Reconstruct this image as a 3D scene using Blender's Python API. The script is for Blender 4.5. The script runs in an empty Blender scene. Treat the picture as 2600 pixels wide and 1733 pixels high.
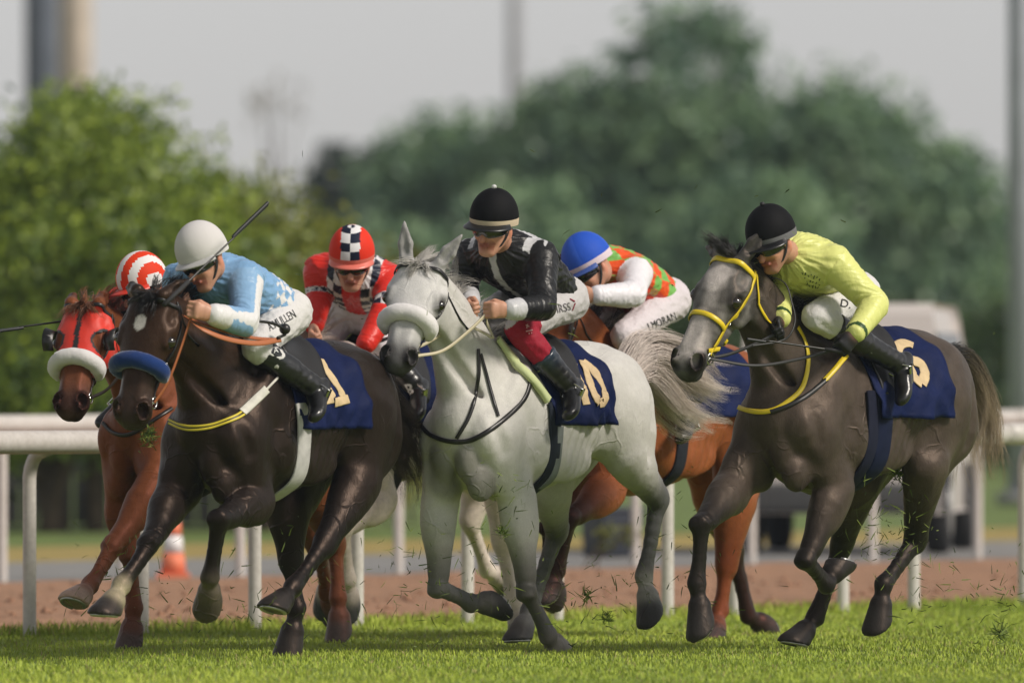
import bpy, math, random
from concurrent.futures import ThreadPoolExecutor
import numpy as np
from mathutils import Vector, Matrix
from mathutils.bvhtree import BVHTree

rng = np.random.default_rng(7)
random.seed(7)
sc = bpy.context.scene
COL = sc.collection

# ------------------------------------------------------------------ camera
CAM_H = 1.32
LENS = 400.0
FP = LENS / 36.0 * 2600.0            # focal length in photograph pixels
HORIZON = 940.0
cam_data = bpy.data.cameras.new("camera")
cam = bpy.data.objects.new("camera", cam_data)
COL.objects.link(cam)
cam.location = (0, 0, CAM_H)
cam.rotation_euler = (math.radians(90), 0, 0)
cam_data.lens = LENS
cam_data.sensor_width = 36.0
cam_data.shift_y = (HORIZON - 866.5) / 2600.0
cam_data.clip_start = 0.5
cam_data.clip_end = 6000
cam_data.dof.use_dof = True
cam_data.dof.focus_distance = 52.9
cam_data.dof.aperture_fstop = 2.8
sc.camera = cam

# ------------------------------------------------------------------ light
SUN_ELEV, SUN_AZ = math.radians(40), math.radians(118)     # azimuth clockwise from +Y (the view direction)
world = bpy.data.worlds.new("World"); sc.world = world; world.use_nodes = True
nt = world.node_tree; nt.nodes.clear()
wo = nt.nodes.new('ShaderNodeOutputWorld'); bg = nt.nodes.new('ShaderNodeBackground')
sky = nt.nodes.new('ShaderNodeTexSky'); sky.sky_type = 'NISHITA'; sky.sun_disc = False
sky.sun_elevation = SUN_ELEV; sky.sun_rotation = SUN_AZ
sky.air_density = 1.0; sky.dust_density = 0.6; sky.ozone_density = 1.0
hs = nt.nodes.new('ShaderNodeHueSaturation'); hs.inputs['Saturation'].default_value = 0.1
nt.links.new(sky.outputs[0], hs.inputs['Color']); tn = nt.nodes.new('ShaderNodeMix'); tn.data_type = 'RGBA'; tn.blend_type = 'MULTIPLY'; tn.inputs['Factor'].default_value = 1; tn.inputs[7].default_value = (1.0, .985, .99, 1)
nt.links.new(hs.outputs[0], tn.inputs[6]); nt.links.new(tn.outputs[2], bg.inputs['Color'])
bg.inputs['Strength'].default_value = 0.068
nt.links.new(bg.outputs[0], wo.inputs['Surface'])
sun_d = bpy.data.lights.new("sun", 'SUN'); sun_d.energy = 2.3; sun_d.angle = math.radians(13)
sun_d.color = (1.0, 0.92, 0.81)
sun = bpy.data.objects.new("sun", sun_d); COL.objects.link(sun)
sdir = Vector((math.sin(SUN_AZ) * math.cos(SUN_ELEV), math.cos(SUN_AZ) * math.cos(SUN_ELEV), math.sin(SUN_ELEV)))
sun.rotation_euler = sdir.to_track_quat('Z', 'Y').to_euler(); sun.location = (20, 20, 30)
sc.view_settings.view_transform = 'Standard'; sc.view_settings.look = 'None'
sc.view_settings.gamma = 1.0; sc.view_settings.exposure = 0.6; sc.view_settings.use_curve_mapping = False
sc.cycles.use_denoising = True

# ------------------------------------------------------------------ helpers
def V(*a): return np.array(a, dtype=np.float64)
def nrm(v):
    v = np.asarray(v, float); return v / (np.linalg.norm(v) + 1e-12)
def at(u, v, Y):
    """the point at depth Y that the photograph shows at (u, v)"""
    return V((u - 1300) / FP * Y, Y, CAM_H + (HORIZON - v) / FP * Y)
def ground_y(v): return FP * CAM_H / (v - HORIZON)
def zz(n, x, y):
    """read-off coordinates of an enlarged crop -> photograph pixels"""
    if n == 0: return (x / .9046, y / .9046)
    ox, oy, s = {1: (0, 500, 2.6133), 2: (0, 1000, 2.24), 3: (700, 450, 2.4122), 4: (700, 1000, 2.24),
                 5: (1600, 480, 2.353), 6: (1600, 1000, 2.24), 7: (1250, 580, 4.126), 8: (1400, 860, 4.126),
                 9: (600, 1100, 2.8), 10: (600, 720, 5.2275), 11: (2050, 720, 3.733), 12: (1850, 1050, 3.0747), 13: (711, 508, 2.805)}[n]
    return (ox + x / s, oy + y / s)

def mesh_obj(name, verts, faces, mat, parent=None, smooth=True, cols=None, corner_cols=None):
    me = bpy.data.meshes.new(name)
    verts = np.asarray(verts, dtype=np.float32)
    if isinstance(faces, np.ndarray) and faces.ndim == 2:
        nf, k = faces.shape
        me.vertices.add(len(verts)); me.vertices.foreach_set('co', verts.ravel())
        me.loops.add(nf * k); me.loops.foreach_set('vertex_index', faces.astype(np.int32).ravel())
        me.polygons.add(nf); me.polygons.foreach_set('loop_start', np.arange(0, nf * k, k, dtype=np.int32))
        me.update(calc_edges=True)
    else:
        me.from_pydata([tuple(map(float, p)) for p in verts], [], [tuple(map(int, f)) for f in faces]); me.update()
    if smooth: me.polygons.foreach_set('use_smooth', np.ones(len(me.polygons), dtype=bool))
    if cols is not None:
        ca = me.color_attributes.new('Col', 'FLOAT_COLOR', 'POINT')
        c4 = np.ones((len(verts), 4), np.float32); c4[:, :3] = cols; ca.data.foreach_set('color', c4.ravel())
    if corner_cols is not None:
        ca = me.color_attributes.new('Col', 'FLOAT_COLOR', 'CORNER')
        tot = np.zeros(len(me.polygons), np.int32); me.polygons.foreach_get('loop_total', tot)
        c = np.repeat(np.asarray(corner_cols, np.float32), tot, axis=0)
        c4 = np.ones((len(c), 4), np.float32); c4[:, :3] = c; ca.data.foreach_set('color', c4.ravel())
    if mat: me.materials.append(mat)
    o = bpy.data.objects.new(name, me); COL.objects.link(o)
    if parent: o.parent = parent
    return o

def empty(name, loc=(0, 0, 0), rz=0, parent=None):
    o = bpy.data.objects.new(name, None); COL.objects.link(o); o.location = loc; o.rotation_euler = (0, 0, rz)
    o.empty_display_size = .2
    if parent: o.parent = parent
    return o
def tag(o, label, cat, group=None):
    o['label'] = label; o['category'] = cat
    if group: o['group'] = group
    return o
def structure(o): o['kind'] = 'structure'; return o

# ------------------------------------------------------------------ materials
MATS = {}
def vein_bump(n, l, tc, prev, strength=.35):
    """sparse raised veins and fine tendons under a short coat"""
    nz = n.new('ShaderNodeTexNoise'); nz.inputs['Scale'].default_value = 5; l.new(tc.outputs['Object'], nz.inputs['Vector'])
    ad = n.new('ShaderNodeMix'); ad.data_type = 'RGBA'; ad.blend_type = 'ADD'; ad.inputs['Factor'].default_value = .25; l.new(tc.outputs['Object'], ad.inputs[6]); l.new(nz.outputs['Color'], ad.inputs[7])
    vo = n.new('ShaderNodeTexVoronoi'); vo.feature = 'DISTANCE_TO_EDGE'; vo.inputs['Scale'].default_value = 7; l.new(ad.outputs[2], vo.inputs['Vector'])
    mr = n.new('ShaderNodeMapRange'); mr.inputs['From Min'].default_value = 0; mr.inputs['From Max'].default_value = .06; mr.inputs['To Min'].default_value = 1; mr.inputs['To Max'].default_value = 0; l.new(vo.outputs['Distance'], mr.inputs['Value'])
    mk = n.new('ShaderNodeTexNoise'); mk.inputs['Scale'].default_value = 3.1; l.new(tc.outputs['Object'], mk.inputs['Vector'])
    m2 = n.new('ShaderNodeMapRange'); m2.inputs['From Min'].default_value = .5; m2.inputs['From Max'].default_value = .65; l.new(mk.outputs['Fac'], m2.inputs['Value'])
    mu = n.new('ShaderNodeMath'); mu.operation = 'MULTIPLY'; l.new(mr.outputs[0], mu.inputs[0]); l.new(m2.outputs[0], mu.inputs[1])
    bp = n.new('ShaderNodeBump'); bp.inputs['Strength'].default_value = strength; bp.inputs['Distance'].default_value = .009; l.new(mu.outputs[0], bp.inputs['Height'])
    if prev: l.new(prev, bp.inputs['Normal'])
    return bp.outputs[0]
def mat(name, col=None, rough=.5, spec=.5, metal=0., attr=False, noise=None, bump=None, sheen=0., coat=0., trans=0., veins=0., stint=None):
    """procedural principled material; noise=(scale, amount[, colour]); bump=(scale, strength[, distance])"""
    if name in MATS: return MATS[name]
    m = bpy.data.materials.new(name); m.use_nodes = True; n = m.node_tree.nodes; l = m.node_tree.links
    b = n['Principled BSDF']
    b.inputs['Roughness'].default_value = rough; b.inputs['Specular IOR Level'].default_value = spec
    b.inputs['Metallic'].default_value = metal
    if sheen:
        b.inputs['Sheen Weight'].default_value = sheen; b.inputs['Sheen Roughness'].default_value = .4
    if coat: b.inputs['Coat Weight'].default_value = coat; b.inputs['Coat Roughness'].default_value = .15
    if trans: b.inputs['Transmission Weight'].default_value = trans
    if stint: b.inputs['Specular Tint'].default_value = (*stint, 1)
    tc = n.new('ShaderNodeTexCoord')
    if attr:
        a = n.new('ShaderNodeAttribute'); a.attribute_name = 'Col'; src = a.outputs['Color']
    else:
        r = n.new('ShaderNodeRGB'); r.outputs[0].default_value = (*col, 1); src = r.outputs[0]
    for q in (noise if isinstance(noise, list) else [noise] if noise else []):
        t = n.new('ShaderNodeTexNoise'); t.inputs['Scale'].default_value = q[0]; t.inputs['Detail'].default_value = 5
        l.new(tc.outputs['Object'], t.inputs['Vector'])
        mr = n.new('ShaderNodeMapRange'); mr.inputs['From Min'].default_value = .3; mr.inputs['From Max'].default_value = .7
        l.new(t.outputs['Fac'], mr.inputs['Value'])
        if len(q) > 2:
            mr.inputs['To Min'].default_value = 0; mr.inputs['To Max'].default_value = q[1]
            mx = n.new('ShaderNodeMix'); mx.data_type = 'RGBA'; l.new(mr.outputs[0], mx.inputs['Factor'])
            l.new(src, mx.inputs[6]); mx.inputs[7].default_value = (*q[2], 1); src = mx.outputs[2]
        else:
            mr.inputs['To Min'].default_value = 1 - q[1]; mr.inputs['To Max'].default_value = 1 + q[1]
            mx = n.new('ShaderNodeVectorMath'); mx.operation = 'SCALE'
            l.new(src, mx.inputs[0]); l.new(mr.outputs[0], mx.inputs['Scale']); src = mx.outputs[0]
    l.new(src, b.inputs['Base Color'])
    prev = None
    for q in (bump if isinstance(bump, list) else [bump] if bump else []):
        t = n.new('ShaderNodeTexNoise'); t.inputs['Scale'].default_value = q[0]; t.inputs['Detail'].default_value = 4
        if len(q) > 3:
            mp = n.new('ShaderNodeMapping'); mp.inputs['Scale'].default_value = q[3]
            l.new(tc.outputs['Object'], mp.inputs['Vector']); l.new(mp.outputs[0], t.inputs['Vector'])
        else: l.new(tc.outputs['Object'], t.inputs['Vector'])
        bp = n.new('ShaderNodeBump'); bp.inputs['Strength'].default_value = q[1]; bp.inputs['Distance'].default_value = q[2]
        l.new(t.outputs['Fac'], bp.inputs['Height'])
        if prev: l.new(prev, bp.inputs['Normal'])
        prev = bp.outputs[0]
    if veins: prev = vein_bump(n, l, tc, prev, veins)
    if prev: l.new(prev, b.inputs['Normal'])
    MATS[name] = m
    return m

# ------------------------------------------------------------------ blended-volume modelling (distance field -> one continuous surface)
POOL = ThreadPoolExecutor(4)
F32 = np.float32
class Prim:
    __slots__ = ('fn', 'lo', 'hi', 'k', 'col', 'op')
    def __init__(s, fn, lo, hi, k, col, op): s.fn, s.lo, s.hi, s.k, s.col, s.op = fn, np.asarray(lo), np.asarray(hi), k, col, op

def bone(a, b, ra, rb, W=(0, 1, 0), k=.02, col=None, op='u', cap=1.0):
    """tapered bone with an elliptical section: r = radius or (width radius along W, depth radius)"""
    a = np.asarray(a, float); b = np.asarray(b, float)
    ra = (ra, ra) if np.isscalar(ra) else ra; rb = (rb, rb) if np.isscalar(rb) else rb
    ab = b - a; L = np.linalg.norm(ab) + 1e-9; ax = ab / L
    W = np.asarray(W, float); W = W - ax * W.dot(ax)
    if np.linalg.norm(W) < 1e-4: W = np.cross(ax, (0.3, .2, .9))
    W = nrm(W); H = np.cross(ax, W)
    a_, ax_, W_, H_ = a.astype(F32), ax.astype(F32), W.astype(F32), H.astype(F32); ra = tuple(map(F32, ra)); rb = tuple(map(F32, rb)); L = F32(L); cap = F32(cap)
    def fn(P):
        q = P.astype(F32) - a_; t = q @ ax_; tc = np.clip(t / L, F32(0), F32(1))
        al = t - tc * L; w = q @ W_; h = q @ H_
        rw = ra[0] + (rb[0] - ra[0]) * tc; rh = ra[1] + (rb[1] - ra[1]) * tc; rm = np.minimum(rw, rh) * cap
        w = w / rw; h = h / rh; al = al / rm
        k0 = np.sqrt(w * w + h * h + al * al)
        w = w / rw; h = h / rh; al = al / rm
        k1 = np.sqrt(w * w + h * h + al * al) + F32(1e-9)
        d = k0 * (k0 - 1) / k1
        return np.where(k0 < .2, -np.minimum(rw, rh) * .8, d)
    R = max(max(ra), max(rb))
    return Prim(fn, np.minimum(a, b) - R, np.maximum(a, b) + R, k, col, op)

def ell(c, r, axes=None, k=.02, col=None, op='u'):
    c = np.asarray(c, float); r = np.asarray(r, float)
    A = np.eye(3) if axes is None else np.array([nrm(x) for x in axes])
    c_, AT, r_ = c.astype(F32), A.T.astype(F32), r.astype(F32)
    def fn(P):
        q = (P.astype(F32) - c_) @ AT
        q = q / r_; k0 = np.sqrt(np.einsum('ij,ij->i', q, q)); q = q / r_; k1 = np.sqrt(np.einsum('ij,ij->i', q, q)) + F32(1e-9)
        return np.where(k0 < .2, -r_.min() * F32(.8), k0 * (k0 - 1) / k1)
    R = r.max()
    return Prim(fn, c - R, c + R, k, col, op)

def clipped(p, pt, n, col=None):
    """prim cut flat by a plane; n points out of what is kept"""
    pt = np.asarray(pt, float); n = nrm(n); f0 = p.fn
    return Prim(lambda P: np.maximum(f0(P), (P - pt) @ n), p.lo, p.hi, p.k, p.col if col is None else col, p.op)

def chain(pts, W=(0, 1, 0), k=.012, col=None, sub=3, cols=None, endcap=1.):
    """smooth loft through [(position, (rw, rh)), ...]"""
    P = [np.asarray(p[0], float) for p in pts]
    R = [np.array((p[1], p[1]) if np.isscalar(p[1]) else p[1], float) for p in pts]
    n = len(P); out = []
    def cr(A, i, t):
        p0, p1, p2, p3 = A[max(i - 1, 0)], A[i], A[i + 1], A[min(i + 2, n - 1)]
        return .5 * ((2 * p1) + (-p0 + p2) * t + (2 * p0 - 5 * p1 + 4 * p2 - p3) * t * t + (-p0 + 3 * p1 - 3 * p2 + p3) * t ** 3)
    for i in range(n - 1):
        for j in range(sub):
            t0, t1 = j / sub, (j + 1) / sub
            c = col if cols is None else cols[i] + (cols[min(i + 1, len(cols) - 1)] - cols[i]) * (t0 + .5 / sub)
            out.append(bone(cr(P, i, t0), cr(P, i, t1), tuple(np.maximum(cr(R, i, t0), .004)), tuple(np.maximum(cr(R, i, t1), .004)), W, k, c, cap=endcap if (i == n - 2 and j == sub - 1) else 1.))
    return out

def polymesh(prims, h, tau=.02, base=(0.5, .5, .5)):
    """-> verts, quads, colours of the blended surface"""
    us = [p for p in prims if p.op == 'u']
    lo = np.min([p.lo for p in us], 0) - 4 * h; hi = np.max([p.hi for p in us], 0) + 4 * h
    dim = np.ceil((hi - lo) / h).astype(int) + 1
    G = np.full(dim, .25, np.float32)
    ax = [lo[i] + h * np.arange(dim[i]) for i in range(3)]
    ax = [x.astype(np.float32) for x in ax]
    def one(p):
        m = p.k + 3 * h
        i0 = np.maximum(((p.lo - m - lo) / h).astype(int), 0); i1 = np.minimum(((p.hi + m - lo) / h).astype(int) + 2, dim)
        if (i1 <= i0).any(): return None
        sl = tuple(slice(i0[i], i1[i]) for i in range(3))
        X, Y, Z = np.meshgrid(*(ax[i][sl[i]] for i in range(3)), indexing='ij')
        return sl, p.fn(np.stack([X, Y, Z], -1).reshape(-1, 3)).reshape(X.shape).astype(np.float32)
    for n0 in range(0, len(prims), 16):
        batch = prims[n0:n0 + 16]
        for p, r in zip(batch, POOL.map(one, batch)):
            if r is None: continue
            sl, d = r; g = G[sl]; k = np.float32(p.k)
            if p.op == 'u':
                hh = np.maximum(k - np.abs(g - d), 0) / k
                G[sl] = np.minimum(g, d) - hh * hh * k * np.float32(.25)
            else:
                d = -d; hh = np.maximum(k - np.abs(g - d), 0) / k
                G[sl] = np.maximum(g, d) + hh * hh * k * np.float32(.25)
    ins = G < 0
    s = np.zeros(tuple(dim - 1), np.int8)
    off = [(i, j, k) for i in (0, 1) for j in (0, 1) for k in (0, 1)]
    for (i, j, k) in off: s += ins[i:dim[0] - 1 + i, j:dim[1] - 1 + j, k:dim[2] - 1 + k]
    cells = np.argwhere((s > 0) & (s < 8))
    vals = np.stack([G[cells[:, 0] + i, cells[:, 1] + j, cells[:, 2] + k] for (i, j, k) in off], 1).astype(np.float64)
    acc = np.zeros((len(cells), 3)); cnt = np.zeros(len(cells))
    O = np.array(off, float)
    for a in range(8):
        for b in range(a + 1, 8):
            if np.abs(O[a] - O[b]).sum() != 1: continue
            va, vb = vals[:, a], vals[:, b]; m = (va < 0) != (vb < 0)
            t = np.where(m, va / np.where(m, va - vb, 1), 0)
            acc += m[:, None] * (O[a] + (O[b] - O[a]) * t[:, None]); cnt += m
    verts = lo + h * (cells + acc / cnt[:, None])
    ID = np.full(tuple(dim - 1), -1, np.int32); ID[cells[:, 0], cells[:, 1], cells[:, 2]] = np.arange(len(cells))
    quads = []
    for axn in range(3):
        sa = [slice(None)] * 3; sb = [slice(None)] * 3; sa[axn] = slice(0, -1); sb[axn] = slice(1, None)
        A = ins[tuple(sa)]; B = ins[tuple(sb)]
        e = np.argwhere(A != B)
        o1, o2 = [(1, 2), (2, 0), (0, 1)][axn]
        ok = (e[:, o1] > 0) & (e[:, o2] > 0) & (e[:, o1] < dim[o1] - 1) & (e[:, o2] < dim[o2] - 1); e = e[ok]
        fl = A[e[:, 0], e[:, 1], e[:, 2]]
        def cell(d1, d2):
            c = e.copy(); c[:, o1] += d1; c[:, o2] += d2; return ID[c[:, 0], c[:, 1], c[:, 2]]
        q = np.stack([cell(-1, -1), cell(0, -1), cell(0, 0), cell(-1, 0)], 1)
        q[~fl] = q[~fl][:, ::-1]
        quads.append(q)
    Q = np.concatenate(quads); Q = Q[(Q >= 0).all(1)]
    # two light smoothing passes
    for _ in range(2):
        sm = np.zeros_like(verts); c = np.zeros(len(verts))
        for i in range(4):
            nb_ = verts[Q[:, (i + 1) % 4]] + verts[Q[:, (i + 3) % 4]]
            for x in range(3): sm[:, x] += np.bincount(Q[:, i], nb_[:, x], len(verts))
            c += 2 * np.bincount(Q[:, i], minlength=len(verts))
        verts = verts * .5 + .5 * sm / np.maximum(c, 1)[:, None]
    wsum = np.full(len(verts), 1e-6); csum = np.tile(np.array(base) * 1e-6, (len(verts), 1))
    v32 = verts.astype(F32)
    def colw(p):
        if p.col is None: return None
        m = np.nonzero(((v32 > p.lo.astype(F32) - 4 * tau) & (v32 < p.hi.astype(F32) + 4 * tau)).all(1))[0]
        if not len(m): return None
        d = p.fn(v32[m])
        if p.op != 'u': d = np.abs(d)
        return m, np.exp(-np.clip(d, -.01, .3) / tau) * (1 if p.op == 'u' else 30)
    for p, r in zip(prims, POOL.map(colw, prims)):
        if r is not None:
            wsum[r[0]] += r[1]; csum[r[0]] += r[1][:, None] * np.asarray(p.col)
    return verts, Q, csum / wsum[:, None]

def bvh_of(verts, faces): return BVHTree.FromPolygons([tuple(v) for v in verts.tolist()], [tuple(f) for f in faces.tolist()])

def value_noise(P, scale, seed=0):
    """cheap smooth 3-D noise in numpy, range about -1..1"""
    r = np.random.default_rng(seed); out = np.zeros(len(P))
    for i in range(6):
        d = r.normal(size=3); d /= np.linalg.norm(d); f = scale * (0.7 + .9 * r.random())
        d2 = r.normal(size=3); d2 /= np.linalg.norm(d2)
        out += np.sin(P @ d * f + r.random() * 6.28 + 1.5 * np.sin(P @ d2 * f * .6 + r.random() * 6.28))
    return out / 6

def ridged(P, scale, seed): return (1 - 2 * np.abs(value_noise(P, scale, seed))) 
def vnormals(verts, Q):
    n = np.zeros_like(verts)
    fn = np.cross(verts[Q[:, 2]] - verts[Q[:, 0]], verts[Q[:, -1]] - verts[Q[:, 1]])
    for i in range(Q.shape[1]):
        for x in range(3): n[:, x] += np.bincount(Q[:, i], fn[:, x], len(verts))
    return n / (np.linalg.norm(n, axis=1)[:, None] + 1e-12)

# ------------------------------------------------------------------ thin things: tubes, straps, hair
def frames(P):
    P = np.asarray(P, float); T = np.gradient(P, axis=0); T /= np.linalg.norm(T, axis=1)[:, None] + 1e-12
    return P, T
def resample(P, n):
    P = np.asarray(P, float); s = np.r_[0, np.cumsum(np.linalg.norm(np.diff(P, axis=0), axis=1))]
    t = np.linspace(0, s[-1], n); return np.stack([np.interp(t, s, P[:, i]) for i in range(3)], 1)
def smooth_path(P, n):
    P = np.asarray(P, float)
    if len(P) < 3: return resample(P, n)
    A = np.vstack([2 * P[0] - P[1], P, 2 * P[-1] - P[-2]]); out = []
    for i in range(1, len(A) - 2):
        for t in np.linspace(0, 1, 8, endpoint=False):
            p0, p1, p2, p3 = A[i - 1], A[i], A[i + 1], A[i + 2]
            out.append(.5 * ((2 * p1) + (-p0 + p2) * t + (2 * p0 - 5 * p1 + 4 * p2 - p3) * t * t + (-p0 + 3 * p1 - 3 * p2 + p3) * t ** 3))
    out.append(P[-1]); return resample(out, n)
def tube(P, r, sides=8, closed=False):
    P, T = frames(P); n = len(P); r = np.broadcast_to(np.asarray(r, float), (n,)) if np.ndim(r) < 2 else r
    if closed:
        T = np.roll(P, -1, 0) - np.roll(P, 1, 0); T /= np.linalg.norm(T, axis=1)[:, None]
    up = np.array([.13, .21, 1.]); N = np.cross(T, up); N /= np.linalg.norm(N, axis=1)[:, None] + 1e-9; B = np.cross(T, N)
    a = np.linspace(0, 2 * np.pi, sides, endpoint=False)
    v = (P[:, None] + r[:, None, None] * (np.cos(a)[None, :, None] * N[:, None] + np.sin(a)[None, :, None] * B[:, None])).reshape(-1, 3)
    f = []
    for i in range(n if closed else n - 1):
        for j in range(sides):
            i2 = (i + 1) % n; f.append((i * sides + j, i * sides + (j + 1) % sides, i2 * sides + (j + 1) % sides, i2 * sides + j))
    f = np.array(f)
    if not closed:
        v = np.vstack([v, P[0], P[-1]]); c0, c1 = len(v) - 2, len(v) - 1
        ex = [(c0, (j + 1) % sides, j, j) for j in range(sides)] + [(c1, (n - 1) * sides + j, (n - 1) * sides + (j + 1) % sides, (n - 1) * sides + (j + 1) % sides) for j in range(sides)]
        fl = [tuple(x) for x in f] + [e[:3] for e in ex]
        return v, fl
    return v, [tuple(x) for x in f]
def strap(P, Nrm, width, thick=.004, closed=False):
    """flat band lying on a surface: path points, surface normals"""
    P = np.asarray(P, float); Nn = np.asarray(Nrm, float); n = len(P)
    T = (np.roll(P, -1, 0) - np.roll(P, 1, 0)) if closed else np.gradient(P, axis=0)
    T /= np.linalg.norm(T, axis=1)[:, None] + 1e-9
    S = np.cross(T, Nn); S /= np.linalg.norm(S, axis=1)[:, None] + 1e-9
    w = np.broadcast_to(np.asarray(width, float), (n,))[:, None] * .5
    sec = [P - S * w, P - S * w * .8 + Nn * thick, P + S * w * .8 + Nn * thick, P + S * w]
    v = np.stack(sec, 1).reshape(-1, 3); f = []
    for i in range(n if closed else n - 1):
        i2 = (i + 1) % n
        for j in range(3): f.append((i * 4 + j, i2 * 4 + j, i2 * 4 + j + 1, i * 4 + j + 1))
        f.append((i * 4 + 3, i2 * 4 + 3, i2 * 4, i * 4))
    return v, f
def merge(parts):
    vs, fs, o = [], [], 0
    for v, f in parts:
        vs.append(np.asarray(v)); fs += [tuple(int(i) + o for i in q) for q in f]; o += len(v)
    return np.vstack(vs), fs
def hair(paths, r0):
    """tapered three-sided strands; paths (n, m, 3)"""
    paths = np.asarray(paths, float); n, m, _ = paths.shape
    T = np.gradient(paths, axis=1); T /= np.linalg.norm(T, axis=2)[..., None] + 1e-9
    N = np.cross(T, np.array([.2, .3, 1.])); N /= np.linalg.norm(N, axis=2)[..., None] + 1e-9; B = np.cross(T, N)
    r = (np.asarray(r0) * np.ones(n))[:, None] * np.interp(np.linspace(0, 1, m), [0, .25, 1], [.8, 1, .12])[None]
    a = np.array([0, 2.094, 4.188])
    v = paths[:, :, None] + r[:, :, None, None] * (np.cos(a)[None, None, :, None] * N[:, :, None] + np.sin(a)[None, None, :, None] * B[:, :, None])
    idx = np.arange(n * m * 3).reshape(n, m, 3)
    q = [np.stack([idx[:, :-1, j], idx[:, :-1, (j + 1) % 3], idx[:, 1:, (j + 1) % 3], idx[:, 1:, j]], -1).reshape(-1, 4) for j in range(3)]
    return v.reshape(-1, 3), np.concatenate(q)
# ------------------------------------------------------------------ a runner's own frame (x forward, y to its left, z up)
class Frame:
    def __init__(s, u0, Y0, a):
        a = math.radians(a); s.a = a
        s.O = V((u0 - 1300) / FP * Y0, Y0, 0)
        s.F = V(-math.sin(a), -math.cos(a), 0); s.L = V(math.cos(a), -math.sin(a), 0)
        s.R = np.array([s.F, s.L, V(0, 0, 1)])            # world -> local rotation
        s.rz = math.atan2(-math.cos(a), -math.sin(a))
        s.C = s.R @ (V(0, 0, CAM_H) - s.O)
    def loc(s, p): return s.R @ (np.asarray(p, float) - s.O)
    def vec(s, d): return s.R @ np.asarray(d, float)
    def world(s, p): return s.R.T @ np.asarray(p, float) + s.O
    def ray(s, uv): return s.R @ V((uv[0] - 1300) / FP, 1, (HORIZON - uv[1]) / FP)
    def px(s, uv, l=0.):
        d = s.ray(uv); return s.C + d * ((l - s.C[1]) / d[1])
    def pl(s, uv, parent, length, near):
        """point seen at uv, `length` away from parent; near=1 towards the camera, -1 away, 0 beside it"""
        d = s.ray(uv); q = s.C - parent; A = d @ d; B = 2 * q @ d; Cc = q @ q - length ** 2
        D = B * B - 4 * A * Cc
        t = -B / (2 * A) if D <= 0 or near == 0 else (-B - near * math.sqrt(D)) / (2 * A)
        return s.C + d * t
    def depth(s, uv, Y):
        return s.loc(at(uv[0], uv[1], Y))
    def hit(s, bvh, uv):
        d = s.ray(uv); r = bvh.ray_cast(Vector(s.C), Vector(d / np.linalg.norm(d)))
        if r[0] is None: return None, None
        n = np.array(r[1]); return np.array(r[0]), (-n if n @ d > 0 else n)

def smooth01(a, b, x): t = np.clip((x - a) / (b - a), 0, 1); return t * t * (3 - 2 * t)
def front_of(c):
    """front side of a leg segment running along c"""
    v = V(-c[2], 0, c[0]); v = v - nrm(c) * v.dot(nrm(c)); return nrm(v)

def hoof(prims, fet, sole, colp, colh, scale=1.):
    a = nrm(sole - fet); t = front_of(a); L = np.linalg.norm(sole - fet); c = fet + a * L * .48
    prims += chain([(fet, (.039 * scale, .041 * scale)), (fet + a * L * .25, (.030 * scale, .032 * scale)), (c, (.040 * scale, .042 * scale))], k=.012, col=colp)
    b = bone(c, sole + a * .03 + t * .012, (.050 * scale, .053 * scale), (.073 * scale, .079 * scale), k=.003, col=colh)
    prims.append(bone(c - a * .004, c + a * .010, (.052 * scale, .055 * scale), (.053 * scale, .056 * scale), k=.003, col=colp * .9, cap=.2))
    prims.append(clipped(b, sole, .8 * a - .6 * t))
    return sole, .8 * a - .6 * t, t

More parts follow.
